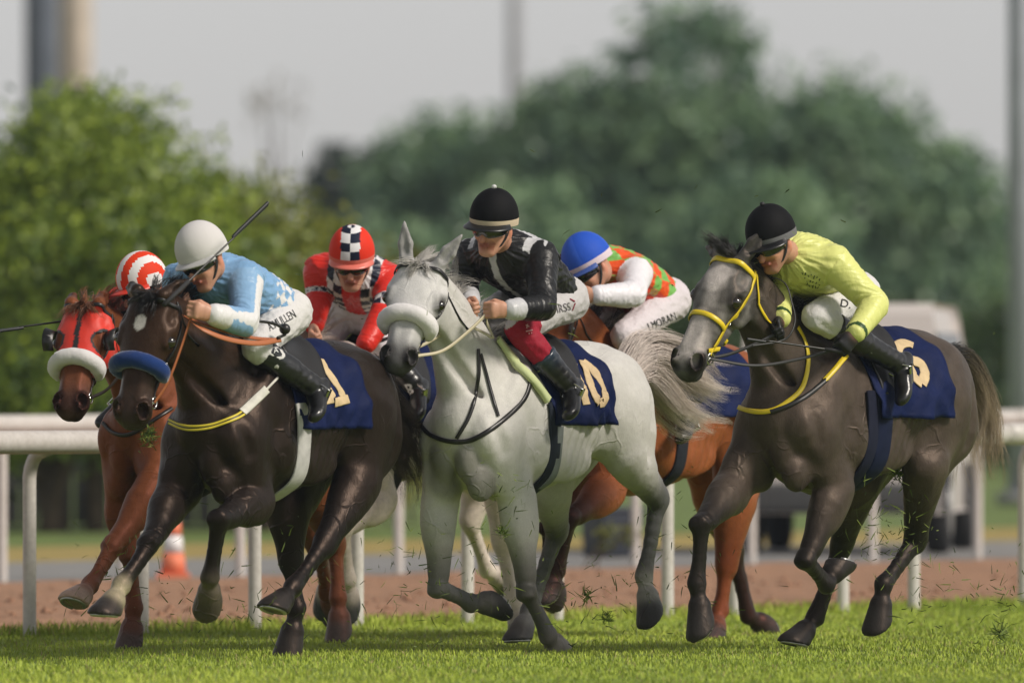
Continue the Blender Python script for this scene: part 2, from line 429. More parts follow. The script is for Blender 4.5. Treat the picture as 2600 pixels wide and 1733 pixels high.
SHOES = []
def build_horse(sp):
    fr = Frame(sp['u0'], sp['Y0'], sp['a']); sp['fr'] = fr
    c = {k: np.array(v) for k, v in sp['col'].items()}
    body, dark, low = c['body'], c.get('dark', c['body'] * .6), c['low']
    dz = sp.get('dz', 0.); ts = sp.get('ts', 1.); P = []; P2 = []
    W = (0, 1, 0)
    # trunk
    st = [(.60, 1.06, .150, .200), (.46, 1.07, .205, .300), (.26, 1.065, .235, .352), (.02, 1.085, .250, .322), (-.22, 1.14, .245, .268),
          (-.42, 1.18, .240, .245), (-.60, 1.17, .200, .235), (-.73, 1.14, .125, .165)]
    P += chain([(V(f, 0, 1.08 + (z - 1.08) + dz), (w * ts, h * ts)) for f, z, w, h in st], k=.03, col=body, sub=2)
    P.append(bone(V(.46, 0, 1.335 + dz), V(.08, 0, 1.36 + dz), .075 * ts, .06, k=.08, col=body))
    P.append(bone(V(-.25, 0, 1.37 + dz), V(-.55, 0, 1.36 + dz), .07 * ts, .07, k=.1, col=body))
    hp = V(-.78, 0, 1.28 + dz)
    for s in (1, -1):      # grooves: shoulder edge, elbow line, flank, thigh split
        P2.append(bone(V(.50, s * .255 * ts, 1.27 + dz), V(.30, s * .275 * ts, .86 + dz), .022, .020, k=.05, op='s'))
        P2.append(bone(V(.66, s * .215 * ts, 1.12 + dz), V(.60, s * .235 * ts, .94 + dz), .016, .016, k=.05, op='s'))
        P2.append(bone(V(-.26, s * .285 * ts, 1.16 + dz), V(-.30, s * .27 * ts, .92 + dz), .03, .03, k=.07, op='s'))
        P2.append(bone(V(-.66, s * .275, 1.18 + dz), V(-.64, s * .25, .92 + dz), .014, .016, k=.05, op='s'))
    for s in (1, -1):
        P.append(ell(V(.44, s * .165 * ts, 1.11 + dz), (.11, .075, .27), [(.85, 0, .45), (0, 1, 0), (-.45, 0, .85)], k=.035, col=body))
        P.append(ell(V(.28, s * .185 * ts, .97 + dz), (.13, .07, .11), [(.9, 0, .4), (0, 1, 0), (-.4, 0, .9)], k=.035, col=body))
        P.append(ell(V(.61, s * .135, 1.02 + dz), (.085, .085, .11), k=.035, col=body))
        P.append(ell(V(.655, s * .062, .93 + dz), (.065, .062, .13), k=.016, col=c.get('chest', body * .9 + dark * .1)))
        P.append(ell(V(.60, s * .10, .80 + dz), (.08, .055, .09), k=.03, col=c.get('chest', body * .85 + dark * .15)))
        P.append(ell(V(.04, s * .18 * ts, .885 + dz), (.24, .05, .09), k=.05, col=body))
        P.append(ell(V(-.62, s * .155, 1.05 + dz), (.12, .08, .20), [(.9, 0, -.3), (0, 1, 0), (.3, 0, .9)], k=.03, col=body))
        P.append(ell(V(-.50, s * .14, 1.14 + dz), (.25, .125, .26), k=.08, col=body))
        P.append(ell(V(-.34, s * .20, 1.30 + dz), (.07, .03, .05), k=.07, col=body))
    # neck
    poll = fr.px(sp['poll'], sp.get('poll_l', 0.)) if 'poll_y' not in sp else fr.depth(sp['poll'], sp['poll_y'])
    HL = sp.get('hl', .58)
    muz = fr.pl(sp['muz'], poll, HL, sp.get('muz_near', 1))
    D = nrm(muz - poll); U = fr.vec(sp['face']); N = nrm(U - D * U.dot(D)); S = np.cross(N, D)
    if S[1] * 0 + S.dot(fr.vec((1, 0, 0))) < 0: S = -S
    rr = math.radians(sp.get('roll', 0)); N, S = N * math.cos(rr) + S * math.sin(rr), S * math.cos(rr) - N * math.sin(rr)
    hs_ = HL / .58
    swf = sp.get('sw', 1.)
    def wide(d): return swf + (1 + .4 * (swf - 1) - swf) * min(max((d - .20) / .25, 0), 1)
    def hp3(d, n, s=0.): return poll + hs_ * (D * d + N * n + S * s * wide(d))
    def hpv(p):
        q = np.asarray(p) - poll; return np.stack([q @ D, q @ N, q @ S], -1) / hs_
    nb = V(.40, 0, 1.19 + dz); ne = hp3(.055, -.085)
    mid = nb * .45 + ne * .55 + V(-.015, 0, .03); q1 = nb * .78 + ne * .22 + V(.0, 0, -.015)
    nk = c.get('neck', body)
    P += chain([(nb, (.155, .27)), (q1, (.124, .218)), (mid, (.090, .150)), (nb * .16 + ne * .84 + V(-.01, 0, .01), (.08, .125)), (ne, (.073, .098))], k=.05, col=nk)
    P.append(bone(nb + V(.12, 0, -.12), mid * .5 + q1 * .5 + V(.06, 0, -.08), (.09, .10), (.05, .07), k=.08, col=nk))
    crest0 = nb + V(-.02, 0, .24)
    # head
    hc = c.get('head', body); mz = c.get('muzzle', hc * .4); hw = 1.36 * hs_
    P += chain([(hp3(.02, -.05), (.066 * hw * swf, .062 * hs_)), (hp3(.10, -.055), (.088 * hw * swf, .078 * hs_)), (hp3(.19, -.060), (.080 * hw * swf, .078 * hs_)),
                (hp3(.29, -.066), (.060 * hw * wide(.29), .066 * hs_)), (hp3(.39, -.074), (.050 * hw * wide(.39), .058 * hs_)), (hp3(.46, -.080), (.050 * hw * wide(.46), .055 * hs_)), (hp3(.515, -.085), (.060 * hw * wide(.5), .054 * hs_))],
               W=S, k=.012, cols=[hc, hc, hc, hc, hc * .75 + mz * .25, hc * .35 + mz * .65, mz])
    P.append(ell(hp3(.548, -.095), V(.032, .046, .064) * hs_, [D, N, S], k=.02, col=mz))
    P.append(ell(hp3(.565, -.112), V(.020, .026, .045) * hs_, [D, N, S], k=.015, col=mz * .9))
    P.append(bone(hp3(.17, -.19), hp3(.46, -.150), (.050 * hw, .042 * hs_), (.032 * hw, .032 * hs_), W=S, k=.025, col=hc))
    P.append(ell(hp3(.520, -.158), V(.042, .026, .040) * hs_, [D, N, S], k=.018, col=mz))
    for s in (1, -1):
        P.append(ell(hp3(.150, -.155, s * .070), V(.105, .090, .034) * hs_, [D, N, S], k=.012, col=hc))
        P.append(bone(hp3(.165, -.022, s * .086), hp3(.212, -.032, s * .095), .024, .020, k=.012, col=hc))
        P.append(bone(hp3(.185, -.078, s * .102), hp3(.225, -.074, s * .098), .011, .010, k=.010, col=hc))
        P.append(bone(hp3(.23, -.100, s * .092), hp3(.38, -.105, s * .062), .013, .008, k=.015, col=hc))
        P.append(bone(hp3(.27, -.018, s * .034), hp3(.46, -.036, s * .028), .017, .014, k=.018, col=hc))
        P.append(ell(hp3(.508, -.056, s * .056), V(.050, .040, .034) * hs_, [D + .3 * N, N - .3 * D, S], k=.012, col=mz))
        na = nrm(N * .65 + S * s * .75 + D * .25); nb1 = nrm(D * .8 - N * .5 - na * (D * .8 - N * .5).dot(na)); nb2 = np.cross(na, nb1)
        P.append(ell(hp3(.518, -.040, s * .066), V(.040, .038, .027) * hs_, [na, nb1, nb2], k=.005, op='s', col=V(.006, .004, .004)))
        P.append(ell(hp3(.193, -.044, s * .122), V(.028, .019, .018) * hs_, [D, N, S], k=.006, op='s', col=hc * .08))
        P.append(ell(hp3(.085, -.015, s * .108), V(.04, .028, .022), [D, N, S], k=.03, op='s'))
        P.append(ell(hp3(.33, -.122, s * .090), V(.13, .030, .022), [D, N, S], k=.02, op='s'))
        P2.append(bone(hp3(.19, -.235, s * .045), V(.52, s * .13, 1.08 + dz), .020, .016, k=.05, op='s'))
        P2.append(bone(ne * .7 + mid * .3 + V(-.02, s * .098, .03), q1 + V(-.10, s * .165, .05), .018, .020, k=.05, op='s'))
        et = sp['ears'][0 if s == 1 else 1]; eb = hp3(-.015, .0, s * .066)
        tip = fr.pl(et[0], eb, .175, et[1]); ea = nrm(tip - eb)
        eo = nrm(N * .6 + S * s * .6 - ea * (N * .6 + S * s * .6).dot(ea)) if len(et) < 3 else nrm(fr.vec(et[2]) - ea * fr.vec(et[2]).dot(ea))
        es = np.cross(ea, eo)
        P.append(bone(eb - ea * .03, eb + ea * .02, .034, .030, k=.025, col=hc))
        P.append(bone(eb + ea * .01, eb + ea * .075, (.029, .026), (.037, .024), W=es, k=.012, col=hc))
        P.append(bone(eb + ea * .075, eb + ea * .175, (.037, .024), (.007, .007), W=es, k=.008, col=hc * .85))
        P.append(bone(eb + ea * .035 + eo * .028, eb + ea * .13 + eo * .016, (.022, .021), (.009, .009), W=es, k=.008, op='s', col=hc * .4))
    P.append(ell(hp3(.53, -.131), V(.06, .0055, .12) * hs_, [D, N, S], k=.006, op='s', col=mz * .2))
    # legs
    sp['hooves'] = []
    sc_ = sp.get('leg', 1.)
    for nm in ('LF', 'RF', 'LH', 'RH'):
        J = sp[nm]; s = 1 if nm[0] == 'L' else -1; fore = nm[1] == 'F'
        lw = c.get(nm, low); hcol = c.get(nm + 'h', c.get('hoof', V(.03, .028, .026))); pc = c.get(nm + 'p', lw)
        if fore:
            l0 = J.get('l', .15) * s
            e = fr.px(J['e'], l0); kn = fr.pl(J['k'][0], e, .41, J['k'][1]); ft = fr.pl(J['f'][0], kn, .27, J['f'][1])
            sl = fr.pl(J['h'][0], ft, .175, J['h'][1])
            sh = V(.55, s * .125, 1.02 + dz)
            P.append(bone(sh, e, (.10, .12), (.075, .10), k=.06, col=body))
            a = nrm(kn - e); fnt = front_of(a); m1 = e + (kn - e) * .28; m2 = e + (kn - e) * .65
            P += chain([(e, (.072, .10)), (m1 + fnt * .012, (.072, .086)), (m2, (.051, .056)), (e + (kn - e) * .9, (.044, .046))], k=.02,
                       cols=[body, body * .7 + dark * .3, dark * .5 + lw * .5, lw])
            P.append(ell(kn + fnt * .008, (.052, .050, .046), [a, (0, 1, 0), fnt], k=.008, col=lw))
            P.append(ell(kn - fnt * .030, (.030, .020, .022), [a, (0, 1, 0), fnt], k=.012, col=lw))
            for q_ in (1, -1): P.append(ell(kn + a * .022 * q_ + fnt * .016, (.022, .047, .038), [a, (0, 1, 0), fnt], k=.006, col=lw))
            P.append(ell(m1 - fnt * .03 + V(0, s * .03, 0), (.12, .04, .05), [a, (0, 1, 0), fnt], k=.02, col=body))
            b_ = nrm(ft - kn); fb = front_of(b_)
            P += chain([(kn, (.040, .043)), (kn + (ft - kn) * .25 - fb * .004, (.030, .037)), (kn + (ft - kn) * .7 - fb * .006, (.029, .036)), (ft, (.040, .043))], k=.012, col=lw)
            P.append(ell(ft - fb * .018, (.032, .036, .034), [b_, (0, 1, 0), fb], k=.010, col=lw)); P.append(bone(ft - fb * .03, ft - fb * .05 + b_ * .03, .016, .007, k=.008, col=lw * .8))
        else:
            l0 = J.get('l', .17) * s
            sf = fr.px(J['s'], l0); hk = fr.pl(J['k'][0], sf, .44, J['k'][1]); ft = fr.pl(J['f'][0], hk, .34, J['f'][1])
            sl = fr.pl(J['h'][0], ft, .18, J['h'][1])
            hip = V(-.52, s * .13, 1.13 + dz); ham = V(-.68, s * .12, 1.02 + dz)
            P.append(bone(hip, sf, (.125, .20), (.088, .12), k=.07, col=body))
            a = nrm(hk - sf); fnt = front_of(a)
            P.append(bone(ham, sf + (hk - sf) * .35 - fnt * .03, (.085, .13), (.05, .06), k=.07, col=body * .9 + dark * .1))
            P += chain([(sf, (.088, .118)), (sf + (hk - sf) * .35, (.074, .094)), (sf + (hk - sf) * .75, (.050, .062)), (hk, (.042, .054))], k=.03,
                       cols=[body, body * .6 + dark * .4, lw, lw])
            b_ = nrm(ft - hk); fb = front_of(b_)
            P.append(bone(hk - fb * .03, hk - fb * .058 - a * .075, .027, .020, k=.03, col=lw))
            P.append(bone(hk - fb * .055 - a * .07, hk - fb * .03 - a * .22, .014, .02, k=.02, col=lw))
            P.append(ell(hk, (.06, .040, .052), [b_, (0, 1, 0), fb], k=.02, col=lw))
            P += chain([(hk, (.040, .050)), (hk + (ft - hk) * .25, (.032, .040)), (hk + (ft - hk) * .7 - fb * .004, (.030, .037)), (ft, (.040, .044))], k=.012, col=lw)
            P.append(ell(ft - fb * .018, (.032, .036, .034), [b_, (0, 1, 0), fb], k=.010, col=lw)); P.append(bone(ft - fb * .03, ft - fb * .05 + b_ * .03, .016, .007, k=.008, col=lw * .8))
        c0_, c1_ = (kn, ft) if fore else (hk, ft); fc_ = front_of(nrm(c1_ - c0_))
        for q_ in (1, -1): P2.append(bone(c0_ + (c1_ - c0_) * .22 - fc_ * .010 + V(0, q_ * .041, 0), c0_ + (c1_ - c0_) * .82 - fc_ * .012 + V(0, q_ * .040, 0), .011, .011, k=.012, op='s'))
        sp['hooves'].append((nm,) + hoof(P, ft, sl, pc, hcol))
        sp.setdefault('dbg', []).append((nm, [round(float(np.linalg.norm(x - y)), 2) for x, y in (((e, kn) if fore else (sf, hk)), ((kn, ft) if fore else (hk, ft)), (ft, sl))], (e if fore else sf).round(2).tolist(), sl.round(2).tolist()))
    P.append(bone(hp + V(.1, 0, -.01), hp + V(-.06, 0, .02), .04, .028, k=.03, col=body))
    P += P2
    verts, Q, cols = polymesh(P, sp.get('grid', .0078), tau=.011, base=body)
    hv_ = hpv(verts)
    for s in (1, -1):
        ed = np.linalg.norm((hv_ - V(.195, -.048, s * .1)) * V(.8, 1, .8), axis=1); w_ = np.clip((.046 - ed) / .02, 0, 1)[:, None] * .8; cols = cols * (1 - w_) + np.minimum(cols * .3, .05) * w_
    if 'paint' in sp: cols = sp['paint'](verts, cols, hpv(verts), fr)
    # uneven coat and soft muscle relief
    nn = vnormals(verts, Q)
    rb = np.clip((np.abs(verts[:, 1]) - .14) / .06, 0, 1) * smooth01(-.36, -.18, verts[:, 0]) * (1 - smooth01(.02, .16, verts[:, 0])) * smooth01(.80, .9, verts[:, 2] - dz) * (1 - smooth01(1.2, 1.32, verts[:, 2] - dz))
    rib = np.sin((verts[:, 0] + .35 * (verts[:, 2] - 1)) * 2 * np.pi / .062)
    sk = ridged(verts * V(1, .8, .55), 26, 17) * np.clip(1.2 - np.abs(verts[:, 2] - .85) / .35, 0, 1)
    verts = verts + nn * (value_noise(verts * V(1, 1, .6), 22, 3) * .0034 + rib * rb * .0036 + sk * .0046 + ridged(verts * V(1.1, 1, .7), 44, 19) * .0016)[:, None]
    root = empty(sp['name'], tuple(fr.O), fr.rz)
    mt = mat('coat_' + sp['key'], attr=True, rough=sp.get('rough', .46), spec=sp.get('spec', .27), noise=sp.get('cnoise', [(5, .16), (34, .10), (150, .12)]),
             bump=[(9, .3, .02), (26, .25, .008, (1, 1, .45)), (170, .30, .004, (1, 1, .35))], veins=.45, stint=tuple(np.clip(body / max(body.max(), .02) * 1.0, .25, 1)))
    o = mesh_obj('body', verts, Q, mt, root, cols=cols)
    sp.update(root=root, bvh=bvh_of(verts, Q), verts=verts, Q=Q, hp3=hp3, hpv=hpv, DNS=(D, N, S), poll_p=poll, hs=hs_, crest=(crest0, nb, mid, ne), dockp=hp, nn=nn)
    me = mat('horse_eye', (.012, .007, .004), rough=.08, spec=.7, coat=.6)
    for s in (1, -1):
        v, f = uv_sphere(hp3(.193, -.044, s * .105), .0275 * hs_, 16, 10); mesh_obj('eye', v, f, me, root)
    # shoes
    msh = mat('horseshoe', (.42, .41, .40), rough=.35, metal=.9)
    for nm, sl, n_, t in sp['hooves']:
        sd = np.cross(n_, t); an = np.linspace(-2.5, 2.5, 17)
        tt = nrm(t - n_ * t.dot(n_))
        pts = [sl + tt * (.018 + .068 * math.cos(x)) + sd * .064 * math.sin(x) + n_ * .002 for x in an]
        v, f = tube(pts, .0085, 6); mesh_obj('horseshoe', v, f, msh, root)
    return sp

def uv_sphere(c, r, nu=16, nv=10):
    r = np.broadcast_to(np.asarray(r, float), (3,)); v = [V(0, 0, 1) * r + c]
    for i in range(1, nv):
        for j in range(nu):
            t, p = math.pi * i / nv, 2 * math.pi * j / nu
            v.append(c + r * V(math.sin(t) * math.cos(p), math.sin(t) * math.sin(p), math.cos(t)))
    v.append(c - V(0, 0, 1) * r); f = []
    for j in range(nu): f.append((0, 1 + j, 1 + (j + 1) % nu))
    for i in range(nv - 2):
        for j in range(nu):
            a = 1 + i * nu; f.append((a + j, a + nu + j, a + nu + (j + 1) % nu, a + (j + 1) % nu))
    a = 1 + (nv - 2) * nu
    for j in range(nu): f.append((a + j, len(v) - 1, a + (j + 1) % nu))
    return np.array(v), f

# ------------------------------------------------------------------ the six horses
HORSES = {}
def Z(n, x, y): return zz(n, x, y)
def paint_grey(verts, cols, h, fr):
    d = value_noise(verts, 30, 11); cols = cols * (1 + .03 * d)[:, None]
    m = np.clip((.62 - verts[:, 2]) / .5, 0, 1) * np.clip(value_noise(verts, 26, 5) * 1.4 + .3, 0, 1)
    stain = V(.25, .20, .10)
    return cols * (1 - .35 * m)[:, None] + stain * (.35 * m)[:, None] * np.clip(cols.mean(1) * 2, 0, 1)[:, None]
def paint_black(verts, cols, h, fr):
    rust = V(.055, .026, .014)
    m = np.clip(value_noise(verts, 7, 2) + .1, 0, 1) * np.clip((verts[:, 2] - .5) * 3, 0, 1) * (verts[:, 0] > .1) * .8
    cols = cols * (1 - m)[:, None] + rust * m[:, None]
    st = ((h[:, 0] - .135) / .040) ** 2 + ((h[:, 2] + .01) / .030) ** 2 + .3 * value_noise(verts, 160, 4)
    w = np.clip((1 - st) * 5, 0, 1) * (h[:, 1] > -.06)
    return cols * (1 - w)[:, None] + V(.55, .52, .5) * w[:, None]
def paint_dgrey(verts, cols, h, fr):
    d = value_noise(verts, 40, 9); cols = cols * (1 + .25 * d)[:, None]
    face = (h[:, 0] > -.03) & (h[:, 0] < .58) & (np.abs(h[:, 2]) < .16) & (np.abs(h[:, 1] + .08) < .17)
    bl = np.clip(1.25 - np.abs(h[:, 2] - .01) / .035 + .35 * value_noise(verts, 60, 4), 0, 1) * (h[:, 1] > -.06) * face * np.clip((h[:, 0] - .05) / .05, 0, 1) * np.clip((.50 - h[:, 0]) / .05, 0, 1)
    pat = np.clip(value_noise(verts, 75, 6) * 1.6, -.6, .8) * face; cols = cols * (1 + .55 * pat)[:, None]
    star = np.clip(2.2 - np.hypot((h[:, 0] - .10) / .05, (h[:, 2] + .005) / .035) + .4 * value_noise(verts, 90, 4), 0, 1) * (h[:, 1] > -.07) * face
    snip = np.clip(2.0 - np.hypot((h[:, 0] - .42) / .075, (h[:, 2]) / .038) + .3 * value_noise(verts, 90, 5), 0, 1) * (h[:, 1] > -.08) * face
    bl = np.clip(.45 * bl + star * .85 + snip, 0, 1)
    return cols * (1 - .85 * bl)[:, None] + V(.52, .47, .45) * (.85 * bl)[:, None]

def add_horse(key, **k): k['key'] = key; HORSES[key] = build_horse(k)

add_horse('light_grey', name='horse', u0=1353, Y0=53.7, a=33,
    col=dict(body=(.55, .535, .51), chest=(.20, .195, .17), dark=(.20, .195, .18), low=(.04, .04, .04), muzzle=(.09, .09, .095), head=(.54, .53, .52), neck=(.53, .515, .49), LF=(.075, .072, .068), RF=(.11, .106, .10), LH=(.085, .085, .086), RH=(.11, .11, .106), hoof=(.045, .043, .043), LHp=(.40, .38, .34), LFp=(.25, .22, .19), LFh=(.3, .28, .26), RFp=(.14, .13, .12)),
    poll=Z(3, 897, 535), muz=Z(3, 728, 1120), face=(-.12, -1, .35), hl=.555, sw=1.24, roll=0,
    ears=[(Z(3, 1108, 395), 0, (.1, -1, .1)), (Z(3, 795, 398), 0, (-.2, -1, .1))],
    LF=dict(e=Z(4, 1375, 600), k=(Z(4, 1430, 1120), -1), f=(Z(4, 1548, 1375), -1), h=(Z(4, 1625, 1465), -1)),
    RF=dict(e=Z(4, 935, 610), k=(Z(4, 925, 1100), 0), f=(Z(4, 1110, 1190), -1), h=(Z(4, 1270, 1180), -1)),
    LH=dict(s=(1590, 1150), k=((1672, 1268), -1), f=((1634, 1462), 1), h=((1655, 1562), 0)),
    RH=dict(s=Z(4, 1560, 520), k=(Z(4, 1600, 780), -1), f=(Z(4, 1440, 1230), 1), h=(Z(4, 1385, 1400), 1)),
    rough=.5, spec=.25, paint=paint_grey, cnoise=[(5, .05), (34, .05), (150, .06)])
add_horse('black', name='horse', u0=704, Y0=52.3, a=31,
    col=dict(body=(.014, .010, .008), dark=(.010, .008, .007), low=(.008, .007, .007), muzzle=(.035, .03, .03), RFp=(.42, .36, .24), LFp=(.12, .10, .075), hoof=(.026, .023, .022), LFh=(.05, .042, .03)),
    poll=Z(1, 1000, 650), muz=Z(1, 812, 1480), face=(-.42, -1, .12), hl=.60, sw=1.14, rough=.40, spec=.34,
    ears=[(Z(1, 1275, 545), -1, (.5, -.6, -.2)), (Z(1, 840, 600), -1, (-.6, -.5, 0))],
    RF=dict(e=Z(2, 985, 600), k=(Z(2, 850, 850), 1), f=(Z(2, 690, 1085), 1), h=(Z(2, 605, 1255), 1)),
    LF=dict(e=Z(2, 1460, 620), k=(Z(2, 1245, 720), 1), f=(Z(2, 1190, 1040), -1), h=(Z(2, 1190, 1180), -1)),
    LH=dict(s=Z(9, 860, 350), k=(Z(9, 620, 800), 1), f=(Z(9, 400, 1090), 1), h=(Z(9, 275, 1260), 1)),
    RH=dict(s=Z(9, 360, 480), k=(Z(9, 390, 930), 0), f=(Z(9, 425, 1240), 0), h=(Z(9, 375, 1560), 1)),
    paint=paint_black)
add_horse('chestnut', name='horse', grid=.0088, u0=527, Y0=54.4, a=30,
    col=dict(body=(.155, .052, .022), dark=(.10, .035, .016), low=(.13, .045, .022), muzzle=(.09, .055, .045), LFp=(.20, .08, .05), LFh=(.42, .30, .24), hoof=(.07, .06, .055)),
    poll=Z(1, 565, 715), muz=Z(1, 430, 1395), face=(-.30, -1, .25), hl=.57, sw=1.1,
    ears=[(Z(1, 715, 640), -1, (.4, -.8, 0)), (Z(1, 470, 640), -1, (-.2, -1, 0))],
    LF=dict(e=Z(2, 880, 540), k=(Z(2, 640, 870), 1), f=(Z(2, 510, 1085), 1), h=(Z(2, 425, 1195), 1)),
    RF=dict(e=Z(2, 700, 640), k=(Z(2, 735, 900), 0), f=(Z(2, 762, 1215), -1), h=(Z(2, 740, 1440), 1)),
    LH=dict(s=(790, 1230), k=(Z(9, 705, 800), -1), f=(Z(9, 725, 1170), 0), h=(Z(9, 742, 1430), 0)),
    RH=dict(s=(740, 1240), k=(Z(9, 590, 830), -1), f=(Z(9, 645, 1130), -1), h=(Z(9, 700, 1250), -1)))
add_horse('dark_grey', name='horse', u0=2162, Y0=53.4, a=36, dz=.05, ts=1.06,
    col=dict(body=(.060, .046, .037), dark=(.022, .018, .015), low=(.011, .010, .010), muzzle=(.085, .085, .09), head=(.125, .118, .112), neck=(.055, .043, .035), hoof=(.022, .021, .021)),
    poll=Z(5, 600, 405), muz=Z(5, 268, 1055), face=(-.62, -1, .3), hl=.61,
    ears=[(Z(5, 772, 288), 0, (-.2, -1, -.2)), (Z(5, 455, 345), -1, (-.8, -.5, 0))],
    RF=dict(e=Z(6, 575, 560), k=(Z(6, 405, 745), 1), f=(Z(6, 378, 1075), -1), h=(Z(6, 412, 1330), -1)),
    LF=dict(e=Z(6, 1170, 540), k=(Z(6, 1000, 945), 1), f=(Z(6, 1115, 1085), -1), h=(Z(6, 1190, 950), -1)),
    LH=dict(s=Z(6, 1680, 400), k=(Z(6, 1620, 840), -1), f=(Z(6, 1440, 1080), 1), h=(Z(6, 1415, 1310), 0)),
    RH=dict(s=Z(6, 1310, 480), k=(Z(6, 1195, 880), -1), f=(Z(6, 1050, 1270), 1), h=(Z(6, 945, 1420), 1)),
    paint=paint_dgrey)
add_horse('white', name='horse', grid=.011, u0=975, Y0=56.2, a=31,
    col=dict(body=(.74, .64, .59), dark=(.62, .52, .47), low=(.60, .52, .45), muzzle=(.2, .17, .16), hoof=(.05, .05, .05)),
    poll=(742, 890), muz=(712, 1130), face=(-.3, -1, .2),
    ears=[((765, 825), 0), ((725, 825), 0)],
    LF=dict(e=Z(9, 1030, 470), k=(Z(9, 755, 680), 1), f=(Z(9, 790, 1040), -1), h=(Z(9, 800, 1240), -1)),
    RF=dict(e=Z(9, 800, 500), k=(Z(9, 640, 700), 1), f=(Z(9, 640, 1020), -1), h=(Z(9, 650, 1200), -1)),
    LH=dict(s=Z(4, 1300, 500), k=(Z(4, 1290, 850), 0), f=(Z(4, 1350, 1190), 0), h=(Z(4, 1400, 1370), 0)),
    RH=dict(s=Z(4, 1180, 440), k=(Z(4, 1105, 730), 0), f=(Z(4, 1200, 1000), -1), h=(Z(4, 1315, 1065), -1)))
add_horse('bay', name='horse', grid=.010, u0=1675, Y0=56.0, a=36,
    col=dict(body=(.24, .075, .026), dark=(.10, .035, .018), low=(.022, .014, .011), muzzle=(.05, .03, .03), LH=(.16, .045, .018), hoof=(.04, .037, .035)),
    poll=(1405, 740), muz=(1352, 985), face=(-.3, -1, .2),
    ears=[((1430, 680), 0), ((1385, 675), 0)],
    LF=dict(e=Z(4, 1890, 560), k=(Z(4, 1670, 710), 1), f=(Z(4, 1595, 1000), -1), h=(Z(4, 1545, 1150), 0)),
    RF=dict(e=Z(4, 1700, 540), k=(Z(4, 1560, 760), 1), f=(Z(4, 1540, 1000), -1), h=(Z(4, 1590, 1130), -1)),
    LH=dict(s=Z(6, 590, 590), k=(Z(6, 545, 990), 0), f=(Z(6, 510, 1230), 0), h=(Z(6, 470, 1400), 1)),
    RH=dict(s=Z(6, 470, 560), k=(Z(6, 590, 900), -1), f=(Z(6, 670, 1260), -1), h=(Z(6, 795, 1330), -1)))
# ------------------------------------------------------------------ tack
M_BLACK = lambda: mat('black_leather', (.012, .011, .011), rough=.38, bump=(90, .15, .002))
M_NAVY = lambda: mat('navy_cloth', (.005, .011, .055), rough=.65, spec=.12, noise=(9, .18), bump=[(7, .5, .03), (40, .2, .01)])
M_GOLD = lambda: mat('beige_number', (.56, .42, .24), rough=.65, noise=(30, .12), bump=(60, .2, .003))
M_METAL = lambda: mat('polished_steel', (.62, .61, .59), rough=.25, metal=1.)
def cast(bvh, a, b):
    a = np.asarray(a, float); d = nrm(np.asarray(b) - a); r = bvh.ray_cast(Vector(a), Vector(d))
    return (None, None) if r[0] is None else (np.array(r[0]), np.array(r[1]))
def head_path(sp, pts, n=24, off=.005):
    """(d, phi) samples around the head -> points on its surface"""
    pts = np.asarray(pts, float); s = np.r_[0, np.cumsum(np.hypot(np.diff(pts[:, 0]) * 6, np.diff(np.radians(pts[:, 1]))))]
    t = np.linspace(0, s[-1], n); d = np.interp(t, s, pts[:, 0]); ph = np.radians(np.interp(t, s, pts[:, 1]))
    D, N, S = sp['DNS']; P, NN = [], []
    for x, p in zip(d, ph):
        c = sp['hp3'](x, -.095); o = N * math.cos(p) + S * math.sin(p)
        q, m = cast(sp['bvh'], c + o * .32, c)
        if q is None: continue
        P.append(q + o * off); NN.append(nrm(m * .4 + o * .6))
    return np.array(P), np.array(NN)
def head_strap(sp, pts, w, n=36, thick=.005): return strap(*head_path(sp, pts, n), w, thick)
def px_path(sp, bvh, uvs, n=28, off=.008):
    P3 = smooth_path([(u, v, 0) for u, v in uvs], n); P, NN = [], []
    for u, v, _ in P3:
        q, m = sp['fr'].hit(bvh, (u, v))
        if q is not None: P.append(q + m * off); NN.append(m)
    P = np.array(P)
    for _ in range(2): P[1:-1] = P[1:-1] * .5 + .25 * (P[2:] + P[:-2])
    return P, np.array(NN)
def px_strap(sp, bvh, uvs, w, n=28, thick=.004, off=.007): return strap(*px_path(sp, bvh, uvs, n, off), w, thick)

def torus(c, ax, R, r, n=20):
    ax = nrm(ax); x = nrm(np.cross(ax, (.3, .5, .8))); y = np.cross(ax, x); a = np.linspace(0, 2 * np.pi, n, endpoint=False)
    return tube(np.array([c + R * (x * math.cos(t) + y * math.sin(t)) for t in a]), r, 6, closed=True)

